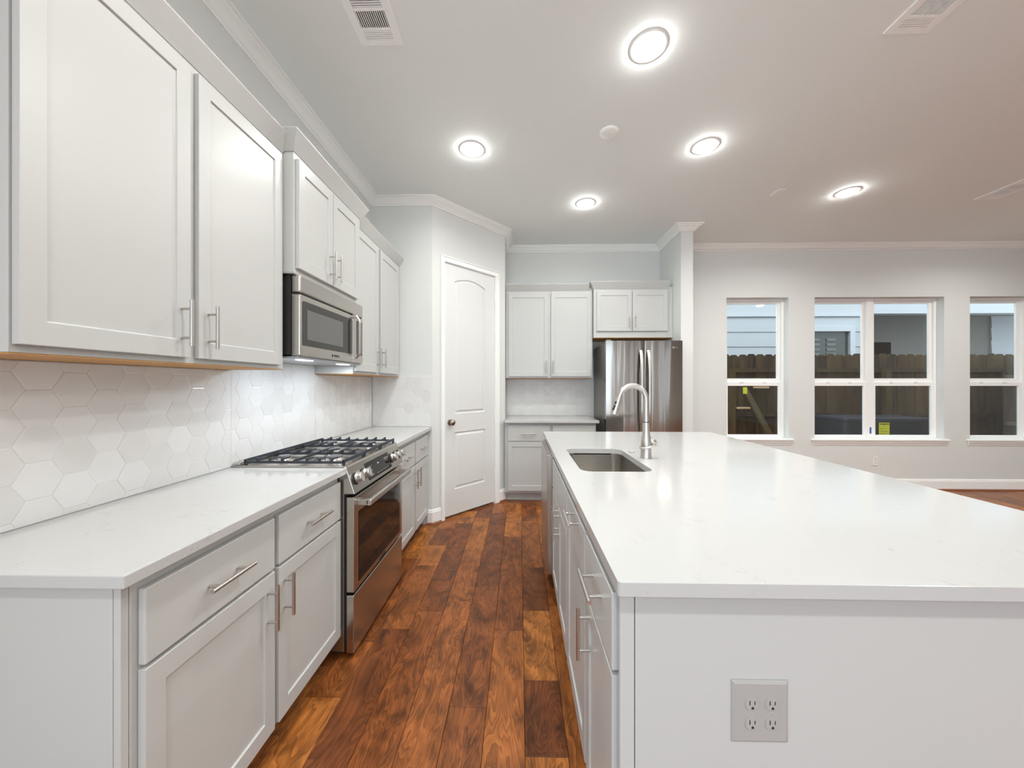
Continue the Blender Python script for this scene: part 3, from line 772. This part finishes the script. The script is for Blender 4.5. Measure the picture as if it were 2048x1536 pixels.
# cabinet side panel going down beside the fridge is open; back base cabinet
o_ = -0.163
c = thing('base_cabinet', 'grey base cabinet on the back wall with two drawers over two doors', 'cabinet', (o_, 3.915, 0), 0)
carcass(c, 0.848 - o_, 0.552, 0, 0.884)
drawer_part(c, -0.130 - o_, 0.337 - o_, DB + .004, DT + .006, hz=0.767); drawer_part(c, 0.368 - o_, 0.838 - o_, DB + .004, DT + .006, hz=0.767)
door_part(c, -0.130 - o_, 0.337 - o_, ZB + .010, ZT + .008, 0.300 - o_, 0.57); door_part(c, 0.368 - o_, 0.838 - o_, ZB + .010, ZT + .008, 0.405 - o_, 0.57)

# ------------------------------------------------------------------ hex tile backsplash
def clip(poly, x0, x1, y0, y1):
    def c1(P, f, inter):
        out = []
        for i in range(len(P)):
            a, b = P[i-1], P[i]
            if f(b):
                if not f(a): out.append(inter(a, b))
                out.append(b)
            elif f(a): out.append(inter(a, b))
        return out
    def ix(v): return lambda a, b: (v, a[1] + (b[1]-a[1])*(v-a[0])/(b[0]-a[0]))
    def iy(v): return lambda a, b: (a[0] + (b[0]-a[0])*(v-a[1])/(b[1]-a[1]), v)
    for f, it in [(lambda p: p[0] >= x0, ix(x0)), (lambda p: p[0] <= x1, ix(x1)), (lambda p: p[1] >= y0, iy(y0)), (lambda p: p[1] <= y1, iy(y1))]:
        poly = c1(poly, f, it)
        if len(poly) < 3: return []
    return poly
def hex_field(name, lb, rects, c0, place, s=0.056, hh=0.1045):
    """place maps (u, v, out) to world; tiles proud of a grout bed"""
    bm = bmesh.new(); g = bmesh.new(); R = random.Random(3)
    for (u0, u1, v0, v1) in rects:
        gv = [g.verts.new(place(*p)) for p in [(u0, v0, 0.0004), (u1, v0, 0.0004), (u1, v1, 0.0004), (u0, v1, 0.0004), (u0, v0, 0.0041), (u1, v0, 0.0041), (u1, v1, 0.0041), (u0, v1, 0.0041)]]
        for f in [(0,3,2,1),(4,5,6,7),(0,1,5,4),(1,2,6,5),(2,3,7,6),(3,0,4,7)]: g.faces.new([gv[i] for i in f])
        i0 = int((u0 - c0[0]) / (1.5*s)) - 2; i1 = int((u1 - c0[0]) / (1.5*s)) + 2
        j0 = int((v0 - c0[1]) / hh) - 2; j1 = int((v1 - c0[1]) / hh) + 2
        for i in range(i0, i1 + 1):
            for j in range(j0, j1 + 1):
                cu = c0[0] + 1.5*s*i; cv = c0[1] + hh*(j + (0.5 if i % 2 else 0))
                P = [(cu + s, cv), (cu + s/2, cv + hh/2), (cu - s/2, cv + hh/2), (cu - s, cv), (cu - s/2, cv - hh/2), (cu + s/2, cv - hh/2)]
                P = clip(P, u0, u1, v0, v1)
                Q = []
                for p in P:
                    if not Q or abs(p[0]-Q[-1][0]) + abs(p[1]-Q[-1][1]) > 1e-4: Q.append(p)
                if len(Q) > 2 and abs(Q[0][0]-Q[-1][0]) + abs(Q[0][1]-Q[-1][1]) < 1e-4: Q.pop()
                if len(Q) < 3: continue
                xs_ = [p[0] for p in Q]; ys_ = [p[1] for p in Q]
                if max(xs_) - min(xs_) < 0.012 or max(ys_) - min(ys_) < 0.012: continue
                A_ = offset_poly(Q, 0.0010); B_ = offset_poly(Q, 0.0036)
                tl = (R.uniform(-1, 1) * 0.006, R.uniform(-1, 1) * 0.006)
                def ou(p, base): return base + (p[0]-cu)*tl[0] + (p[1]-cv)*tl[1]
                a0 = [bm.verts.new(place(p[0], p[1], 0.0035)) for p in A_]
                a1 = [bm.verts.new(place(p[0], p[1], ou(p, 0.0050))) for p in A_]
                b1 = [bm.verts.new(place(p[0], p[1], ou(p, 0.0056))) for p in B_]
                n = len(Q)
                for k in range(n):
                    l = (k+1) % n
                    bm.faces.new([a0[k], a0[l], a1[l], a1[k]]); bm.faces.new([a1[k], a1[l], b1[l], b1[k]])
                bm.faces.new(b1)
    t = thing(name, lb, 'backsplash', place(rects[0][0], rects[0][2], 0))
    inv = Matrix.Translation(-Vector(t.location))
    bm.transform(inv); g.transform(inv)
    link('tile_field', bm, 'tile', t, recalc=True)
    link('grout_bed', g, 'grout', t)
hex_field('tile_backsplash', 'glossy off-white hexagon tile backsplash on the left wall behind the range', [(0.735, 1.658, 0.915, 1.3795), (1.658, 2.352, 0.915, 1.440), (2.352, 3.272, 0.915, 1.3795)],
          (0.984, 1.2455), lambda u, v, o: (XL + o, u, v))
hex_field('tile_backsplash', 'hexagon tile backsplash on the short wall beside the pantry', [(XL + 0.009, -0.828, 0.915, 1.387)], (-1.29, 1.2455), lambda u, v, o: (u, YS - o, v))
hex_field('tile_backsplash', 'hexagon tile backsplash on the back wall beside the fridge', [(BX_ + 0.002, 0.905, 0.915, 1.3795)], (0.02, 1.2455), lambda u, v, o: (u, YB - o, v))

# ------------------------------------------------------------------ gas range (local x = world Y, -y toward the aisle)
rg = thing('gas_range', 'stainless slide-in gas range with five knobs and a glass oven door', 'range', (-0.790, 1.662, 0), PI/2)
RW = 0.685
bm = bmesh.new(); bx(bm, 0.003, RW - 0.003, 0.050, 0.590, 0.03, 0.900)
link('range_body', bm, 'steel', rg, bevel=0.002)
for xx in (0.05, RW - 0.05):
    for yy in (0.10, 0.54): 
        b2 = bmesh.new(); tube(b2, [(xx, yy, 0.0), (xx, yy, 0.0305)], 0.018, 12); link('range_foot', b2, 'rubber', rg)
# front void behind door
link('oven_cavity', box(0.006, RW - 0.006, 0.040, 0.0495, 0.032, 0.79), 'darkmetal', rg)
# storage drawer
link('storage_drawer', box(0.0, RW, 0.0, 0.038, 0.026, 0.303), 'steel', rg, bevel=0.004)
# oven door with window
dr_ = link('oven_door', None or box(0.0, RW, 0.0, 0.038, 0.316, 0.772), 'steel', rg, bevel=0.004)
bm = bmesh.new(); prism(bm, rrect(0.048, RW - 0.048, 0.345, 0.690, 0.006, 3), 'y', -0.0015, 0.004)
link('oven_window', bm, 'blackglass', dr_)
bm = bmesh.new()
hp = rrect(-0.013, 0.013, -0.016, 0.016, 0.009, 4)
prism(bm, [(-0.058 + p[0], 0.738 + p[1]) for p in hp], 'x', 0.030, RW - 0.030)
for a, b in ((0.030, 0.062), (RW - 0.062, RW - 0.030)): bx(bm, a, b, -0.055, 0.001, 0.724, 0.752)
link('oven_handle', bm, 'nickel', dr_, bevel=0.003)
text_part('brand_lettering', 'BOSCH', 0.020, 'slot', dr_, (RW*0.53, -0.0008, 0.328), (PI/2, 0, 0))
bm = bmesh.new(); lathe(bm, [(0.006, -0.0008), (0.0075, -0.0008), (0.0075, 0.0005), (0.006, 0.0005)], axis='y', c3=(RW*0.53 - 0.052, 0, 0.328), seg=20); link('brand_emblem', bm, 'slot', dr_)
# slanted control panel
bm = bmesh.new()
ty, tz, by, bz = 0.036, 0.912, -0.006, 0.788
prism(bm, [(by, bz), (0.049, bz), (0.049, 0.921), (0.042, 0.921), (ty, tz)], 'x', -0.004, RW + 0.004)
cpn = link('control_panel', bm, 'steel', rg, bevel=0.003)
pd = Vector((0, ty - by, tz - bz)).normalized(); pn = Vector((0, -(tz - bz), (ty - by))).normalized()
rot_panel = Matrix((Vector((1, 0, 0)), pd, pn)).transposed().to_euler()   # x along, y up the slope, z outward
org = Vector((0, by, bz)); PLN = math.hypot(ty - by, tz - bz)
def on_panel(bm, name, m, x, v, parent, **k):
    o = link(name, bm, m, parent, **k); p = org + pd * v; o.location = (x, p.y, p.z); o.rotation_euler = rot_panel; return o
bm = bmesh.new(); prism(bm, rrect(0.175, 0.495, 0.018, PLN - 0.020, 0.004, 3), 'z', 0.0002, 0.002)
disp = on_panel(bm, 'display', 'blackglass', 0, 0, cpn)
bm = bmesh.new()
for i in range(3):
    for j in range(3): bx(bm, 0.198 + 0.020*i, 0.202 + 0.020*i, 0.035 + 0.024*j, 0.039 + 0.024*j, 0.002, 0.0022)
on_panel(bm, 'touch_keys', 'platewhite', 0, 0, cpn); bm = bmesh.new()
for i in range(8): bx(bm, 0.285 + 0.022*i, 0.290 + 0.022*i, 0.030, 0.033, 0.002, 0.0022)
on_panel(bm, 'icon_row', 'platewhite', 0, 0, cpn); bm = bmesh.new()
bx(bm, 0.32, 0.335, 0.078, 0.084, 0.002, 0.0022); on_panel(bm, 'clock_digit', 'platewhite', 0, 0, cpn)
for kx in (0.045, 0.133, 0.520, 0.588, 0.652):
    bm = bmesh.new(); lathe(bm, [(0.0, 0.0), (0.0300, 0.0), (0.0300, 0.003), (0.022, 0.006), (0.0, 0.006)], seg=28)
    kn = on_panel(bm, 'knob', 'rubber', kx, PLN*0.50, cpn, smooth=True)
    bm = bmesh.new(); lathe(bm, [(0.0, 0.006), (0.0215, 0.006), (0.0250, 0.010), (0.0250, 0.018), (0.0225, 0.020), (0.0225, 0.036), (0.0205, 0.040), (0.0, 0.040)], seg=24)
    bx(bm, -0.0065, 0.0065, -0.0235, 0.0235, 0.036, 0.046)
    link('knob_cap', bm, 'nickel', kn, smooth=False, bevel=0.0008)
# cooktop and grates
bm = bmesh.new(); bx(bm, -0.004, RW + 0.004, 0.040, 0.588, 0.9145, 0.922)
ct = link('cooktop', bm, 'steel', rg, bevel=0.002)
bm = bmesh.new(); bx(bm, 0.0, RW, 0.552, 0.588, 0.9222, 0.935)
link('rear_trim', bm, 'steel', rg, bevel=0.003)
for (bx_, by_, br) in [(0.125, 0.16, 0.042), (0.125, 0.42, 0.034), (RW/2, 0.29, 0.050), (RW - 0.125, 0.16, 0.036), (RW - 0.125, 0.42, 0.040)]:
    bm = bmesh.new(); lathe(bm, [(0, 0.9225), (br*1.5, 0.9225), (br*1.45, 0.926), (br*1.1, 0.928), (br, 0.938), (0, 0.938)], bx_, by_)
    bo = link('burner', bm, 'chrome', rg, smooth=True)
    bm = bmesh.new(); lathe(bm, [(0, 0.9385), (br*0.86, 0.9385), (br*0.90, 0.942), (br*0.84, 0.947), (0, 0.948)], bx_, by_)
    link('burner_cap', bm, 'burner', bo, smooth=True)
def rod(bm, a, b, w=0.0065, h=0.008):
    a = Vector(a); b = Vector(b); d = (b - a).normalized(); s = Vector((-d.y, d.x, 0)) * w/2
    v = []
    for p in (a, b):
        v += [bm.verts.new((p.x + s.x, p.y + s.y, p.z - h)), bm.verts.new((p.x - s.x, p.y - s.y, p.z - h)), bm.verts.new((p.x - s.x*0.7, p.y - s.y*0.7, p.z)), bm.verts.new((p.x + s.x*0.7, p.y + s.y*0.7, p.z))]
    for f in [(0,1,2,3),(7,6,5,4),(0,4,5,1),(1,5,6,2),(2,6,7,3),(3,7,4,0)]: bm.faces.new([v[i] for i in f])
gw = (RW - 0.024) / 3
for gi in range(3):
    bm = bmesh.new(); xa = 0.006 + gi*(gw + 0.006); xb = xa + gw; ya, yb = 0.050, 0.540; zt_ = 0.951
    for xx in (xa + 0.004, xb - 0.004): rod(bm, (xx, ya, zt_ - 0.008), (xx, yb, zt_ - 0.008), 0.008, 0.012)
    for yy in (ya + 0.004, yb - 0.004): rod(bm, (xa, yy, zt_), (xb, yy, zt_), 0.009, 0.016)
    rod(bm, (xa, (ya+yb)/2, zt_), (xb, (ya+yb)/2, zt_), 0.009, 0.014)
    for k in range(7):
        yy = ya + 0.062 + k * 0.0605
        if abs(yy - (ya+yb)/2) < 0.01: continue
        rod(bm, (xa, yy, zt_ + 0.005), (xa + 0.058, yy, zt_ + 0.003)); rod(bm, (xb - 0.058, yy, zt_ + 0.003), (xb, yy, zt_ + 0.005))
        for xx in (xa + 0.004, xb - 0.004): bx(bm, xx - 0.006, xx + 0.006, yy - 0.005, yy + 0.005, zt_ - 0.014, zt_ + 0.007)
    for xx in (xa + 0.006, xb - 0.006):
        for yy in (ya + 0.006, yb - 0.006): bx(bm, xx - 0.006, xx + 0.006, yy - 0.006, yy + 0.006, 0.9222, zt_ - 0.004)
    link('grate', bm, 'iron', rg, bevel=0.001, segs=1)

# ------------------------------------------------------------------ microwave over the range
mw = thing('microwave', 'stainless over-the-range microwave with a dark glass door', 'microwave', (-1.055, 1.668, 1.444), PI/2)
MW = 0.680
link('microwave_case', box(0.002, MW - 0.002, 0.046, 0.330, 0.012, 0.393), 'rubber', mw, label='black casing')
link('vent_band', box(0.0, MW, 0.0, 0.045, 0.312, 0.396), 'steel', mw, bevel=0.008)
dm = link('microwave_door', box(0.0, MW*0.80, 0.0, 0.045, 0.006, 0.304), 'steel', mw, bevel=0.006)
bm = bmesh.new(); prism(bm, rrect(0.018, MW*0.775, 0.058, 0.276, 0.012, 4), 'y', -0.0015, 0.004); link('door_glass', bm, 'mwglass', dm)
bm = bmesh.new(); bx(bm, 0.055, MW*0.60, -0.0022, -0.0014, 0.090, 0.238)
link('viewing_screen', bm, 'mwscreen', dm)
bm = bmesh.new()
pts = [(MW*0.815, -0.002 - 0.034*min(1, math.sin(PI*t)*2.4 + 0.25), 0.034 + 0.272*t) for t in [k/16 for k in range(17)]]
tube(bm, pts, [(0.007, 0.012)]*17, 12)
for z in (0.036, 0.300): bx(bm, MW*0.775, MW*0.825, -0.016, 0.0, z - 0.008, z + 0.010)
link('microwave_handle', bm, 'nickel', dm, smooth=True)
cpm = link('control_column', box(MW*0.803, MW, 0.0, 0.045, 0.006, 0.304), 'steel', mw, bevel=0.004)
bm = bmesh.new(); prism(bm, rrect(MW*0.86, MW*0.975, 0.058, 0.280, 0.010, 4), 'y', -0.0012, 0.004); link('keypad', bm, 'mwglass', cpm)
text_part('brand_lettering', 'BOSCH', 0.017, 'slot', dm, (MW*0.50, -0.0006, 0.030), (PI/2, 0, 0))
bm = bmesh.new(); lathe(bm, [(0.0058, -0.0008), (0.0072, -0.0008), (0.0072, 0.0005), (0.0058, 0.0005)], axis='y', c3=(MW*0.50 - 0.046, 0, 0.030), seg=20); link('brand_emblem', bm, 'slot', dm)
link('underside_tray', box(0.006, MW - 0.006, 0.012, 0.325, -0.006, 0.0055), 'mwunder', mw, bevel=0.003)
link('seam_shadow', box(0.004, MW - 0.004, 0.006, 0.044, 0.3045, 0.3115), 'rubber', mw)
for xx in (0.14, MW - 0.14):
    bm = bmesh.new(); bx(bm, xx - 0.045, xx + 0.045, 0.045, 0.085, -0.0085, -0.0062)
    lp = link('task_lamp', bm, 'tasklens', mw, label='glowing cooktop light')
    ld = bpy.data.lights.new('task_lamp_light', 'AREA'); ld.shape = 'RECTANGLE'; ld.size = 0.08; ld.size_y = 0.04; ld.energy = 0.65; ld.color = (0.80, 0.90, 1.0)
    lo = bpy.data.objects.new('task_lamp_light', ld); C.objects.link(lo); lo.parent = lp; lo.location = (xx, 0.065, -0.0095)

# ------------------------------------------------------------------ fridge
fr = thing('refrigerator', 'stainless french-door refrigerator between the back cabinets and the wing wall', 'refrigerator', (0.929, 3.800, 0), 0)
FW = 0.815; FH = 1.779
link('fridge_body', box(0.004, FW - 0.004, 0.066, 0.640, 0.03, FH - 0.022), 'fridgeside', fr, bevel=0.006)
for x in (0.06, FW - 0.06):
    for y in (0.10, 0.58):
        bm = bmesh.new(); tube(bm, [(x, y, 0.0), (x, y, 0.0305)], 0.02, 10); link('fridge_foot', bm, 'rubber', fr)
def bowed(x0, x1, z0, z1, bow=0.010, n=10):
    bm = bmesh.new(); pts = []
    for k in range(n+1):
        t = k/n; pts.append((x0 + (x1-x0)*t, -bow * (1 - (2*t - 1)**2) ** 1.0))
    pts += [(x1, 0.058), (x0, 0.058)]
    A = [bm.verts.new((p[0], p[1], z0)) for p in pts]; B = [bm.verts.new((p[0], p[1], z1)) for p in pts]
    bm.faces.new(A); bm.faces.new(B[::-1]); m_ = len(pts)
    for i in range(m_): bm.faces.new([A[i], A[(i+1) % m_], B[(i+1) % m_], B[i]])
    return bm
fdl = link('fridge_door', bowed(0.0, 0.4055, 0.62, FH), 'fridge', fr, smooth=True)
fdr = link('fridge_door', bowed(0.4115, FW, 0.62, FH), 'fridge', fr, smooth=True)
fz = link('freezer_drawer', bowed(0.0, FW, 0.05, 0.612, 0.008), 'fridge', fr, smooth=True)
def curved_handle(x, z0, z1):
    bm = bmesh.new()
    pts = [(x, -0.008 - 0.058 * min(1, 1.15*math.sin(PI*t)**0.55), z0 + (z1-z0)*t) for t in [k/20 for k in range(21)]]
    tube(bm, pts, [(0.0085, 0.0165)]*21, 14); return bm
link('fridge_handle', curved_handle(0.368, 0.74, 1.672), 'nickel', fdl, smooth=True)
link('fridge_handle', curved_handle(0.449, 0.74, 1.672), 'nickel', fdr, smooth=True)
bm = bmesh.new(); tube(bm, [(0.08, -0.004, 0.56), (0.10, -0.06, 0.56), (FW - 0.10, -0.06, 0.56), (FW - 0.08, -0.004, 0.56)], 0.012, 12)
link('fridge_handle', bm, 'nickel', fz, smooth=True)
bm = bmesh.new(); bx(bm, 0.010, 0.060, 0.020, 0.10, FH + 0.0005, FH + 0.012); link('hinge_cover', bm, 'fridgeside', fr, bevel=0.003)
lg = text_part('brand_lettering', 'LG', 0.030, 'chrome', fdr, (0.748, -0.0085, 1.705), (PI/2, 0, 0.03))
bm = bmesh.new(); lathe(bm, [(0, -0.0012), (0.0125, -0.0012), (0.013, 0.001), (0, 0.001)], axis='y', c3=(0.716, -0.0085, 1.705), seg=24); link('brand_emblem', bm, 'chrome', fdr)

# ------------------------------------------------------------------ ceiling fittings
def downlight(x, y, lb, group=None, f=1.0):
    t = thing('recessed_light', lb, 'ceiling light', (x, y, ZC), 0, group)
    bm = bmesh.new(); lathe(bm, [(0.072, -0.0075), (0.078, -0.0075), (0.090, -0.005), (0.096, -0.0015), (0.096, -0.0003), (0.072, -0.0003)], seg=40)
    link('trim_ring', bm, 'trim', t, smooth=True)
    bm = bmesh.new(); lathe(bm, [(0.0, -0.027), (0.035, -0.026), (0.058, -0.021), (0.0715, -0.012), (0.0715, -0.0005), (0.0, -0.0005)], seg=40)
    l_ = link('lens', bm, 'lens', t, smooth=True)
    ld = bpy.data.lights.new('recessed_lamp', 'AREA'); ld.shape = 'DISK'; ld.size = 0.14; ld.energy = LAMP_W * f; ld.color = LAMP_COL; ld.spread = math.radians(160)
    lo = bpy.data.objects.new('recessed_lamp', ld); C.objects.link(lo); lo.parent = t; lo.location = (0, 0, -0.030)
    return t
LL = ['bright round recessed ceiling light nearest the camera, top centre', 'round recessed ceiling light in front of the pantry door', 'round recessed ceiling light above the right side of the island',
      'round recessed ceiling light farthest back, before the back wall cabinets', 'round recessed ceiling light in front of the windows']
for i, (x, y) in enumerate(LAMPS):
    downlight(x, y, LL[i] if i < 5 else 'round recessed ceiling light outside the picture', None if i < 5 else 'recessed lights outside the picture',
              1.6 if x > 2.5 else {1: 0.72, 3: 0.42}.get(i, 1.05))

def vent(x0, y1, lb, open_mid):
    """register 0.215 wide, far edge at y1, running toward the camera"""
    Wd, Ld = 0.215, 0.335
    t = thing('ceiling_vent', lb, 'vent', (x0, y1 - Ld, ZC), 0)
    xa, xb = 0.038, Wd - 0.038
    secs = [(Ld - 0.075, Ld - 0.027), (Ld - 0.166, Ld - 0.088), (Ld - 0.250, Ld - 0.180)]
    bm = bmesh.new()
    bx(bm, 0, xa, 0, Ld, -0.007, -0.0003); bx(bm, xb, Wd, 0, Ld, -0.007, -0.0003)
    ys = [0.0] + [v for s in sorted(secs) for v in s] + [Ld]
    for k in range(0, len(ys), 2): bx(bm, xa, xb, ys[k], ys[k+1], -0.007, -0.0003)
    link('vent_frame', bm, 'vent', t, bevel=0.0015)
    bm = bmesh.new()
    for a, b in secs: bx(bm, xa, xb, a, b, -0.0012, -0.0003)
    link('slot_backing', bm, 'ventdark' if open_mid else 'ventgrey', t)  # sheet behind the slots; grey is shade painted for the closed vent's grooves
    a, b = secs[0]; bm = bmesh.new()
    for k in range(5):
        y = a + (b-a)*(k + 0.5)/5; bx(bm, xa, xb, y - 0.0036, y + 0.0034, -0.0062, -0.0014)
    a, b = secs[1]
    nn = 14
    for k in range(nn):
        x = xa + (xb-xa)*(k + 0.5)/nn; bx(bm, x - 0.0024, x + 0.0012, a, b, -0.0062, -0.0014)
    a, b = secs[2]
    for k in range(7):
        y = a + (b-a)*(k + 0.5)/7; bx(bm, xa, xb, y - 0.0026, y + 0.0022, -0.0062, -0.0014)
    link('louvres', bm, 'vent', t)
    bm = bmesh.new(); lathe(bm, [(0, -0.0085), (0.003, -0.008), (0.0035, -0.007)], Wd/2, Ld - 0.012, 12); link('screw', bm, 'vent', t, smooth=True)
    return t
vent(-0.806, 1.782, 'white slotted ceiling air vent at the top, left of the nearest light', True)
vent(1.795, 1.778, 'white slotted ceiling air vent at the top right', False)
vent(4.262, 3.392, 'white slotted ceiling air vent at the right edge before the windows', True)
bm = bmesh.new(); lathe(bm, [(0, -0.014), (0.050, -0.013), (0.060, -0.008), (0.064, -0.0003), (0.0, -0.0003)], seg=40)
o = link('smoke_detector', bm, 'trim', smooth=True, loc=(0.617, 2.435, ZC)); tag(o, 'plain round white cover on the ceiling between the lights', 'smoke detector')
bm = bmesh.new(); bx(bm, -0.034, 0.034, -0.058, 0.058, -0.010, -0.0003)
o = link('ceiling_sensor', bm, 'trim', bevel=0.003, loc=(2.335, 3.230, ZC)); tag(o, 'small rectangular white plate on the ceiling left of the window-side light', 'ceiling plate')

# ------------------------------------------------------------------ outside
o = link('ground', box(-4, 16, YB + 0.145, 14, -0.25, -0.20), 'ground'); tag(o, 'dark bare ground of the side yard', 'ground', None, 'structure')
fe = thing('fence', 'brown dog-eared wooden privacy fence behind the windows', 'fence', (2.4, 5.70, -0.20))
pwk = 0.138; k = 0; xx = 0.0
PM = {}
def picket_mesh(h, w):
    bm = bmesh.new(); c_ = 0.033
    prism(bm, [(0, 0), (w - 0.0015, 0), (w - 0.0015, h - c_), (w - 0.0015 - c_, h), (c_, h), (0, h - c_)], 'y', 0.0, 0.018)
    bmesh.ops.recalc_face_normals(bm, faces=bm.faces[:])
    me = bpy.data.meshes.new('picket'); bm.to_mesh(me); bm.free(); me.materials.append(M['fence']); return me
pm = picket_mesh(1.99, pwk)
pm2 = picket_mesh(2.02, pwk)
pm.name = 'picket'
for k in range(40):
    p = bpy.data.objects.new('picket', pm if k % 3 else pm2); C.objects.link(p); p.parent = fe
    p.location = (k * pwk, (k % 2) * 0.003, random.uniform(-0.012, 0.0) - (0.02 if k % 3 == 0 else 0))
    p.rotation_euler = (0, random.uniform(-0.0015, 0.0015), 0)
for z in (1.70, 1.00, 0.25):
    link('fence_rail', box(-0.02, 40*pwk, -0.042, -0.004, z, z + 0.062), 'fence', fe)
for x in (0.9, 3.3, 5.3): link('fence_post', box(x, x + 0.09, -0.11, -0.043, -0.04, 1.76), 'fence', fe)
# lighter low fence section beside it, slightly nearer
f2 = thing('fence', 'lower lighter brown wooden fence section at the right end of the yard', 'fence', (7.22, 5.40, -0.20))
pm3 = picket_mesh(1.79, 0.15)
for k in range(14):
    p = bpy.data.objects.new('picket', pm3); C.objects.link(p); p.parent = f2; p.location = (k * 0.15, 0, random.uniform(-0.01, 0.0))
for z in (1.60, 0.9): link('fence_rail', box(0, 14*0.15, -0.035, -0.002, z, z + 0.05), 'board', f2)

ac = thing('air_conditioner', 'dark outdoor air conditioner unit outside the middle window', 'air conditioner', (4.49, 4.93, -0.20))
bm = bmesh.new(); prism(bm, rrect(0.0, 1.17, 0.0, 0.55, 0.05, 5), 'z', 0.03, 1.00)
link('condenser_case', bm, 'acmetal', ac)
bm = bmesh.new(); prism(bm, rrect(-0.012, 1.182, -0.012, 0.562, 0.055, 5), 'z', 1.0005, 1.045)
link('condenser_lid', bm, 'aclid', ac, bevel=0.008)
bm = bmesh.new()
for k in range(22): bx(bm, 0.06, 1.11, -0.006, -0.001, 0.10 + k*0.04, 0.115 + k*0.04)
link('louvred_guard', bm, 'acmetal', ac)
lb_ = link('energy_label', box(0.432, 0.573, -0.010, -0.007, 0.735, 0.985), 'yellow', ac, label='bright yellow label sheet')
bm = bmesh.new(); bx(bm, 0.438, 0.567, -0.0108, -0.0102, 0.958, 0.972)
for k, (a, b) in enumerate([(0.45, 0.51), (0.45, 0.55), (0.45, 0.53), (0.45, 0.49)]): bx(bm, a, b, -0.0108, -0.0102, 0.90 - 0.035*k, 0.904 - 0.035*k)
bx(bm, 0.496, 0.508, -0.0108, -0.0102, 0.938, 0.950)
link('label_print', bm, 'printink', lb_)
link('concrete_pad', box(-0.08, 1.25, -0.06, 0.60, 0.0, 0.029), 'grout', ac)

# leaning board with a yellow patch, and two pale tan bars before the fence
bm = bmesh.new()
prism(bm, [(3.44, 1.235), (3.50, 1.245), (4.22, 0.02 - 0.10), (4.15, -0.16)], 'y', 5.46, 5.50)
o = link('leaning_board', bm, 'board'); tag(o, 'thin weathered board leaning diagonally against the fence', 'board')
o = link('yellow_patch', box(3.42, 3.475, 5.44, 5.455, 1.165, 1.265), 'yellow'); tag(o, 'small yellow patch at the top of the leaning board', 'tag')
o = link('tan_bar', box(3.70, 3.92, 5.60, 5.655, 1.245, 1.275), 'tanbar', bevel=0.004); tag(o, 'short pale tan stick fixed high on the fence', 'bar')
o = link('tan_bar', box(3.42, 3.63, 5.60, 5.655, 0.922, 0.950), 'tanbar', bevel=0.004); tag(o, 'short pale tan stick fixed lower on the fence', 'bar')

# neighbour house
hs = thing('neighbour_house', 'neighbouring house with pale lap siding and a dark porch beyond the fence', 'house', (2.0, 7.40, -0.20))
def siding(bm, x0, x1, z0, z1, y=0.0, ex=0.307):
    z = z0
    while z < z1:
        t_ = min(z + ex, z1)
        prism(bm, [(y, z), (y + 0.06, z), (y + 0.06, t_), (y + 0.016, t_)], 'x', x0, x1); z += ex
bm = bmesh.new()
wx0, wx1, wz0, wz1 = 3.55, 4.80, 1.25, 2.60     # local window hole
zs0 = 2.088 + 0.20 - 0.307*7
siding(bm, 0.0, wx0, zs0, 5.2); siding(bm, wx1, 5.12, zs0, 5.2)
siding(bm, wx0, wx1, zs0 + 0.307*8, 5.2); bx(bm, wx0, wx1, 0.01, 0.06, zs0, wz0)
link('siding_wall', bm, 'siding', hs)
link('corner_board', box(5.05, 5.20, -0.018, 0.0, 0.0, 2.96), 'sidingtrim', hs)
link('frieze_band', box(0.0, 5.0, -0.022, -0.002, 2.91, 2.975), 'sidingtrim', hs)
bm = bmesh.new(); bx(bm, wx0 - 0.08, wx1 + 0.10, -0.03, 0.008, wz1, wz1 + 0.10); bx(bm, wx1, wx1 + 0.10, -0.03, 0.008, wz0, wz1); bx(bm, wx0 - 0.08, wx0, -0.03, 0.008, wz0, wz1)
wt = link('house_window', bm, 'sidingtrim', hs)
link('house_window_pane', box(wx0, wx1, 0.03, 0.036, wz0, wz1), 'housewin', wt)
bm = bmesh.new()
for a, b in ((4.05, 4.22), (4.36, 4.54)):
    for k in range(12): bx(bm, a, b, 0.012, 0.026, 1.30 + 0.10*k, 1.36 + 0.10*k)
link('window_blind', bm, 'shutter', wt)
link('porch_beam', box(5.12, 12.5, 0.0, 0.20, 2.965, 5.2), 'siding', hs)
bm = bmesh.new()
bx(bm, 5.12, 5.20, 0.21, 1.3, 0, 3.2); bx(bm, 5.12, 9.3, 1.3, 1.36, 0, 3.2)
link('porch_wall', bm, 'porch', hs)
link('porch_ceiling', box(5.12, 12.5, 0.21, 1.36, 3.15, 3.2), 'porch', hs)
bm = bmesh.new(); siding(bm, 9.3, 12.5, 0.1, 3.14, 1.25)
link('porch_siding', bm, 'siding', hs)
bm = bmesh.new(); bx(bm, 5.3, 7.06, 1.27, 1.30, 1.2, 2.60)
pw_ = link('porch_window_frame', bm, 'porch', hs)
link('porch_window', box(5.3, 6.95, 1.262, 1.272, 1.2, 2.52), 'porchdark', pw_)
link('porch_floor', box(5.12, 12.5, 0.21, 1.36, 0.0, 0.10), 'grout', hs)
